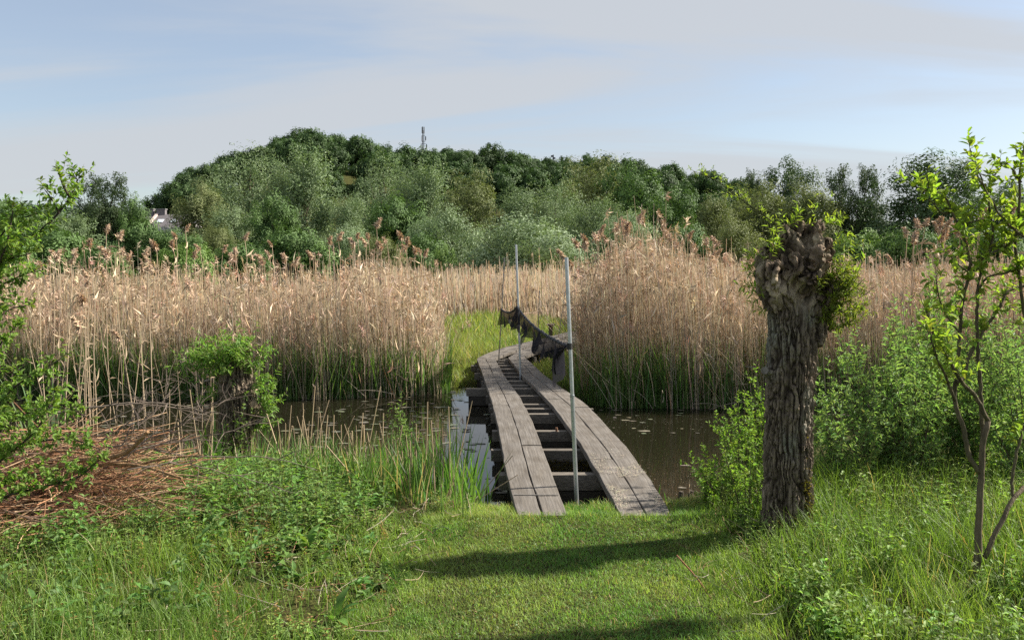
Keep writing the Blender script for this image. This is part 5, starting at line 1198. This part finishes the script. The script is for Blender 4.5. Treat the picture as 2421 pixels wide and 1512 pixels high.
nc = 5200; x = rng.uniform(-1.0, 1.6, nc); y = rng.uniform(3.4, 6.4, nc); ok = (lawn_edge(x, y) < .1) & (n2(x, y, 2.5, 97) > .48); x, y = x[ok], y[ok]; nc = len(x)         # clover and plantain between the blades
a = rng.uniform(0, 6.28, nc); d = np.stack([np.cos(a), np.sin(a), rng.uniform(.1, .5, nc)], 1); leaves(g, np.stack([x, y, zat(x, y) + rng.uniform(.004, .018, nc)], 1), d, np.array([0, 0, 1]) + rng.normal(0, .2, (nc, 3)), rng.uniform(.012, .028, nc), rng.uniform(.008, .014, nc), colvar((0.09, 0.17, 0.035), nc, .2))
tag(built('lawn_grass', g, M_GRASS), 'short mown grass of the path leading to the boardwalk', 'grass', kind='stuff')

def cover_points(n, side, y0=3.3, y1=9.0, hole=.0, seed=0):
    y = rng.uniform(y0, y1, n)
    if side < 0: lo, hi = -np.minimum(y * .66 + .6, 6), xl(y) + .12
    else: lo, hi = xr(y) - .12, np.minimum(y * .66 + .6, 6)
    x = lo + (hi - lo) * rng.uniform(0, 1, n)
    ok = (y < S_near(x) - .02) & (np.minimum(hi - x, x - lo) >= 0); return x[ok], y[ok]
# long grass
for side, n, hm, lb in ((-1, 46000, .15, 'long uncut grass and seedlings left of the path'), (1, 40000, .30, 'tall lush grass around the foot of the old pollard')):
    x, y = cover_points(n, side, y1=9.0 if side < 0 else 7.6); e = lawn_edge(x, y); n = len(x)
    clump = n2(x, y, 1.4, 101 + side); clump2 = n2(x, y, 3.5, 103 + side)
    keep = rng.uniform(0, 1, n) < np.clip(clump2 * 2.6 - .55, .15, 1); x, y, e, clump = x[keep], y[keep], e[keep], clump[keep]; n = len(x)
    h = hm * (.35 + 1.1 * clump) * np.clip(.22 + e * (1.1 if side > 0 else .8), .2, 1) * rng.uniform(.5, 1.35, n)
    if side < 0: h = h * np.where(x < -.8, np.interp(y, [4.3, 5.2, 6.2], [2.1, 1.7, 1.2]), 1.25)
    else: h = h * np.interp(y, [4.3, 5.2, 6.5], [.85, 1.25, 1.1])
    m_ = n2(x, y, .9, 107)[:, None]; c = (np.array([0.085, 0.165, 0.03]) * (1 - m_) + np.array([0.19, 0.27, 0.055]) * m_) * (1 + rng.normal(0, .2, (n, 1))); straw = rng.uniform(0, 1, n) < .05; c[straw] = colvar((0.36, 0.29, 0.15), int(straw.sum()), .2)
    g = Geo(); blades(g, np.stack([x, y, zat(x, y) - .005], 1), rng.uniform(0, 6.28, n), np.abs(rng.normal(.12, .22, n)), h, rng.uniform(.0032, .0066, n), rng.uniform(.05, .6, n), np.clip(c, .01, .7), 3)
    tag(built('long_grass', g, M_GRASS), lb, 'grass', kind='stuff')
# broad-leaved herbs: nettles and the like, each a stem with pairs of leaves
def herbs(name, lb, side, n, hm, L, W, col, y0=3.6, y1=8.9, zone=None, wood=True):
    x, y = cover_points(n, side, y0, y1); e = lawn_edge(x, y); f = n2(x, y, 1.1, 120 + len(name)); keep = (e > .05 + .3 * rng.uniform(0, 1, len(x))) & (rng.uniform(0, 1, len(x)) < np.clip(f * 3.2 - .9, .1, 1))
    if zone is not None: keep &= zone(x, y)
    keep &= ~((((x - PC[0]) / 1.15) ** 2 + ((y - PC[1] + .05) / .62) ** 2) < 1) | (rng.uniform(0, 1, len(x)) < .08)
    x, y, e = x[keep], y[keep], e[keep]; n = len(x); z = zat(x, y); h = hm * rng.uniform(.3, 1.3, n) * (.5 + n2(x, y, 1.6, 131)) * np.clip(.35 + e * .6, .3, 1) * np.interp(y, [6.8, 8.2], [1, .6])
    g = Geo(); base = np.stack([x, y, z - .01], 1); lean = rng.normal(0, .12, (n, 2)); tip = base + np.stack([lean[:, 0] * h, lean[:, 1] * h, h], 1); stems(g, base, tip, .0022, .001, colvar((0.10, 0.10, 0.04), n), sides=3, segs=1)
    cc = colvar(col, n, .2, .08); ya = rng.uniform(0, 6.28, n)
    for k in range(6):
        fz = .22 + .15 * k
        for s in (0, math.pi):
            yw = ya + s + (math.pi / 2) * (k % 2) + rng.normal(0, .3, n); el = rng.normal(.28, .28, n) + (.3 if k == 5 else 0); d = np.stack([np.cos(yw) * np.cos(el), np.sin(yw) * np.cos(el), np.sin(el)], 1)
            sz = (1.1 - .09 * k) * rng.uniform(.65, 1.2, n); leaves(g, base + (tip - base) * fz, d, np.array([0, 0, 1.0]) + rng.normal(0, .22, (n, 3)), L * sz, W * sz, cc * rng.uniform(.85, 1.2, (n, 1)) * (1 + .06 * k), fold=.18, droop=.35, fine=True)
    tag(built(name, g, M_LEAF), lb, 'plants', kind='stuff')
herbs('nettle_patch', 'dense dark green nettles between the brush pile and the short pollard', -1, 3400, .28, .062, .036, (0.10, 0.17, 0.042), 5.0, 8.9, lambda x, y: (x < -.75 - .7 * n2(x, y, 1.2, 133)) & (n2(x, y, 1.7, 160) + .12 * (y - 6) > .42))
herbs('ground_cover', 'low leafy weeds covering the ground left of the path', -1, 7000, .13, .034, .019, (0.14, 0.20, 0.05), 3.6, 7.9, lambda x, y: n2(x, y, 1.3, 161) > .44)
herbs('cleavers', 'thin yellow-green straggling weeds left of the path', -1, 4200, .26, .030, .007, (0.20, 0.27, 0.07), 3.6, 8.6, lambda x, y: n2(x, y, 1.1, 162) > .47)
herbs('broad_weeds', 'scattered broad dark leaves between the long grass left of the path', -1, 900, .15, .085, .046, (0.085, 0.15, 0.045), 3.6, 7.6, lambda x, y: n2(x, y, .9, 163) > .45)
herbs('red_weeds', 'small reddish seedlings in the weeds left of the path', -1, 420, .16, .03, .014, (0.22, 0.13, 0.055), 4.0, 7.6)
herbs('bramble_patch', 'leafy brambles and weeds at the lower right below the sapling', 1, 3000, .24, .055, .034, (0.125, 0.195, 0.045), 3.6, 7.2, lambda x, y: (x > 1.5) & (n2(x, y, 1.3, 164) > .42))
herbs('straggling_weeds', 'thin yellow-green weeds climbing through the tall grass by the pollard', 1, 2400, .38, .032, .008, (0.19, 0.26, 0.07), 3.6, 7.2, lambda x, y: n2(x, y, 1.1, 165) > .45)
# brown withered herb clump and bright forbs
x0, y0 = PX(590, 5.9), 5.9
wood, leaf, st_ = Geo(), Geo(), new_store(); wh = empty('withered_plant', (x0, y0, .28)); tag(wh, 'rusty brown withered herb in the middle of the green weeds', 'plant')
for k in range(22): sprig(st_, wood, np.array([x0 + rng.normal(0, .09), y0 + rng.normal(0, .06), .28]), (rng.normal(0, .35), rng.normal(0, .3), 1), rng.uniform(.10, .22), 12, .026, .007, (0.19, 0.11, 0.05), wcol=(.16, .09, .05))
built('stems', wood, M_TWIG, wh); flush(st_, leaf); built('leaves', leaf, M_LEAF, wh)
def dock(px, py, d, n, L, W, label, col=(0.10, 0.19, 0.045)):
    x = PX(px, d); z = float(zat(np.array(x), np.array(d))); o = empty('dock_plant', (x, d, z)); tag(o, label, 'plant', 'broad-leaved dock plants')
    for k in range(n):
        g = Geo(); yw = rng.uniform(0, 6.28); el = rng.uniform(.5, 1.35); dd = np.array([math.cos(yw) * math.cos(el), math.sin(yw) * math.cos(el), math.sin(el)]); l = L * rng.uniform(.6, 1.15)
        ts = np.linspace(0, 1, 9); cen = np.array([x, d, z]) + dd * l * ts[:, None] + np.array([math.cos(yw), math.sin(yw), -1.1]) * (.28 * l * ts ** 2.2)[:, None]; sd = unit(np.cross(dd, [0, 0, 1.0])); wd = W * np.sin(np.clip(ts * 1.02, 0, 1) ** .75 * math.pi) ** .8 * .5 + .003; up = np.array([0, 0, 1]) * .25
        rip = rng.normal(0, .08, (2, 9)); V = np.stack([cen - sd * wd[:, None] + up * (wd * (1 + rip[0]))[:, None], cen, cen + sd * wd[:, None] + up * (wd * (1 + rip[1]))[:, None]], 1).reshape(-1, 3)
        Q = [(i * 3 + j, i * 3 + j + 1, (i + 1) * 3 + j + 1, (i + 1) * 3 + j) for i in range(8) for j in (0, 1)]; g.add(V, Q=Q, C=colvar(col, 1, .15)[0]); built('leaf', g, M_LEAF, o, smooth=True)
for a in ((510, 1200, 6.5, 9, .34, .075, 'tall dock plant with upright leaves in front of the short pollard'), (725, 1330, 5.55, 8, .24, .06, 'dark dock rosette in the weeds beside the path'), (560, 1230, 6.15, 5, .2, .06, 'small dock plant at the end of the brush pile'), (790, 1480, 4.5, 5, .22, .05, 'dock leaves at the bottom edge left of the path'), (1890, 1370, 5.2, 6, .22, .055, 'dock plant in front of the old pollard')): dock(*a)
# fallen sticks on the lawn
for (a, b_, r, lb) in (((1545, 1283), (1582, 1281), .008, 'short grey stick lying on the lawn near the pollard'), ((1605, 1506), (1660, 1503), .008, 'grey stick on the lawn at the bottom edge'), ((880, 1412), (970, 1428), .006, 'pale crooked stick at the left border of the lawn'), ((1600, 1350), (1690, 1430), .005, 'thin reddish twig leaning at the right border of the lawn'), ((1010, 1404), (1040, 1424), .005, 'short brown twig at the left border of the lawn')):
    def on(pnt, z=.275):
        d = FPX * (HC - z) / (pnt[1] - HY); return P(pnt[0], pnt[1], d)
    g = Geo(); A, B = on(a), on(b_); lift = .10 if 'leaning' in lb else 0; B = B + np.array([0, 0, lift]) * 0; A = A + np.array([0, 0, lift])
    tube(g, spline([A, (A + B) / 2 + rng.normal(0, .012, 3) * np.array([1, 1, .3]), B], 7), np.linspace(r, r * .7, 7), 6, (0.22, 0.19, 0.15) if 'red' not in lb else (0.22, 0.10, 0.06)); tag(built('fallen_stick', g, M_BARK), lb, 'stick')

# ------------------------------------------------------------------ floating scum and pads on the water
g = Geo()
n = 4800; x = rng.uniform(-8, 8, n); y = rng.uniform(7.0, 14.6, n); f = n2(x, y * .6, .9, 140); edge_ = np.minimum(np.abs(y - S_near(x)), np.abs(y - S_far(x)))
ok = (y > S_near(x) - .1) & (y < S_far(x) + .1) & (rng.uniform(0, 1, n) < np.clip(f * 3 - 1.25, .03, .9) + .35 * (edge_ < .5)); x, y = x[ok], y[ok]
for xx, yy in zip(x, y):
    k = 9; a = np.linspace(0, 6.28, k, endpoint=False); r = rng.uniform(.008, .042) * rng.uniform(.45, 1.3, k); st = rng.uniform(1, 2.2)
    V = np.stack([xx + np.cos(a) * r * st, yy + np.sin(a) * r, np.full(k, .004) + rng.uniform(0, .002)], 1); V = np.concatenate([V, [[xx, yy, .005]]]); g.add(V, T=[(k, j, (j + 1) % k) for j in range(k)], C=colvar((0.125, 0.12, 0.085), 1, .3)[0])
n = 7000; x = rng.uniform(-8, 8, n); y = rng.uniform(7.0, 14.6, n); ok = (y > S_near(x)) & (y < S_far(x)) & (rng.uniform(0, 1, n) < np.clip(n2(x, y, .7, 144) * 2.5 - .7, .1, 1)); x, y = x[ok], y[ok]; n = len(x); a = rng.uniform(0, 6.28, n)
leaves(g, np.stack([x, y, np.full(n, .006)], 1), np.stack([np.cos(a), np.sin(a), 0 * a], 1), np.tile([0, 0, 1.0], (n, 1)), rng.uniform(.006, .014, n), .007, colvar((0.30, 0.29, 0.22), n, .2), fold=0, droop=0)
tag(built('floating_scum', g, tinted('scum', rough=.55, spec=.4, nscale=30, namt=.3)), 'pale floating weed and specks scattered over the dark water', 'pond scum', kind='stuff')
# dry stalks lying in the shallows under the right reeds
g = Geo()
for k in range(130):
    side = 1 if k < 80 else -1; xx = rng.uniform(1.2, 7) if side > 0 else rng.uniform(-8, -1.2); yy = float(S_far(np.array(xx))) + rng.uniform(-.5, .4); a = np.array([xx, yy, rng.uniform(-.05, .1)]); L = rng.uniform(.3, 1.1); yw = rng.normal(-1.57, 1.0); el = rng.uniform(.05, 1.0)
    b_ = a + L * np.array([math.cos(yw) * math.cos(el), math.sin(yw) * math.cos(el) * .5, math.sin(el)]); tube(g, spline([a, (a + b_) / 2 + np.array([0, 0, rng.uniform(0, .12)]), b_], 5), .0038, 4, np.array([0.42, 0.36, 0.27]) * rng.uniform(.7, 1.2), cap=False)
tag(built('broken_reeds', g, M_REED), 'bent and broken reed stems leaning out over the water along the far bank', 'reeds', kind='stuff')

# dry chaff trodden onto the planks of the right track
g = Geo(); n = 2600; y = D0 + .15 + np.abs(rng.normal(.75, .55, n)); f = rng.uniform(.03, .97, n); x = lane(2, y) + (lane(3, y) - lane(2, y)) * f
ok = (n2(x, y, 5, 150) > .5) & (y < 9); x, y = x[ok], y[ok]; n = len(x); a = rng.uniform(0, 6.28, n)
leaves(g, np.stack([x, y, np.full(n, ZD + .012)], 1), np.stack([np.cos(a), np.sin(a), 0 * a], 1), np.tile([0, 0, 1.0], (n, 1)) + rng.normal(0, .1, (n, 3)), rng.uniform(.008, .024, n), .006, colvar((0.42, 0.37, 0.28), n, .2), fold=0, droop=0)
tag(built('dry_chaff', g, M_REED), 'pale dry chaff strewn over the near end of the right plank track', 'chaff', kind='stuff')

# dead stems and twigs lying in the undergrowth
g = Geo()
for k in range(420):
    side = -1 if k < 270 else 1; yy = rng.uniform(4.2, 7.2); xx = float(xl(np.array(yy))) - abs(rng.normal(0, 1.1)) if side < 0 else float(xr(np.array(yy))) + abs(rng.normal(0, .9)); zz = float(zat(np.array(xx), np.array(yy))) + rng.uniform(.01, .07); L = rng.uniform(.06, .3); yw = rng.uniform(0, 6.28); el = rng.normal(.1, .25)
    a = np.array([xx, yy, zz]); b_ = a + L * np.array([math.cos(yw) * math.cos(el), math.sin(yw) * math.cos(el), math.sin(el)]); r = rng.uniform(.0012, .003); tube(g, spline([a, (a + b_) / 2 + rng.normal(0, .012, 3), b_], 5), np.linspace(r, r * .6, 5), 4, np.array([[0.30, 0.23, 0.14], [0.22, 0.12, 0.07], [0.38, 0.33, 0.25]][k % 3]) * rng.uniform(.7, 1.2), cap=False)
tag(built('plant_litter', g, M_TWIG), 'dry stems and twigs scattered through the weeds beside the path', 'litter', kind='stuff')

# tall green blades along the near water edge
g = Geo(); n = 5200; x = rng.uniform(-3.4, -.28, n); y = S_near(x) + rng.uniform(-.75, .22, n); ok = rng.uniform(0, 1, n) < np.clip(n2(x, y, 1.8, 170) * 2.6 - .7, .05, 1) * np.interp(x, [-3.4, -2.2, -1.2, -.5], [.15, .35, .8, 1]); x, y = x[ok], y[ok]; n = len(x)
c = colvar((0.10, 0.185, 0.045), n, .2, .08); dry = rng.uniform(0, 1, n) < .2; c[dry] = colvar((0.38, 0.31, 0.19), int(dry.sum()), .15)
blades(g, np.stack([x, y, np.maximum(zat(x, y), -.08)], 1), rng.uniform(0, 6.28, n), np.abs(rng.normal(.05, .15, n)), rng.uniform(.2, .62, n) * np.interp(x, [-3.4, -1, -.4], [.7, 1, .9]), rng.uniform(.007, .015, n), rng.uniform(0, .35, n), c, 3)
tag(built('waterside_grass', g, M_GRASS), 'tall green blades fringing the near water edge left of the boardwalk', 'grass', kind='stuff')
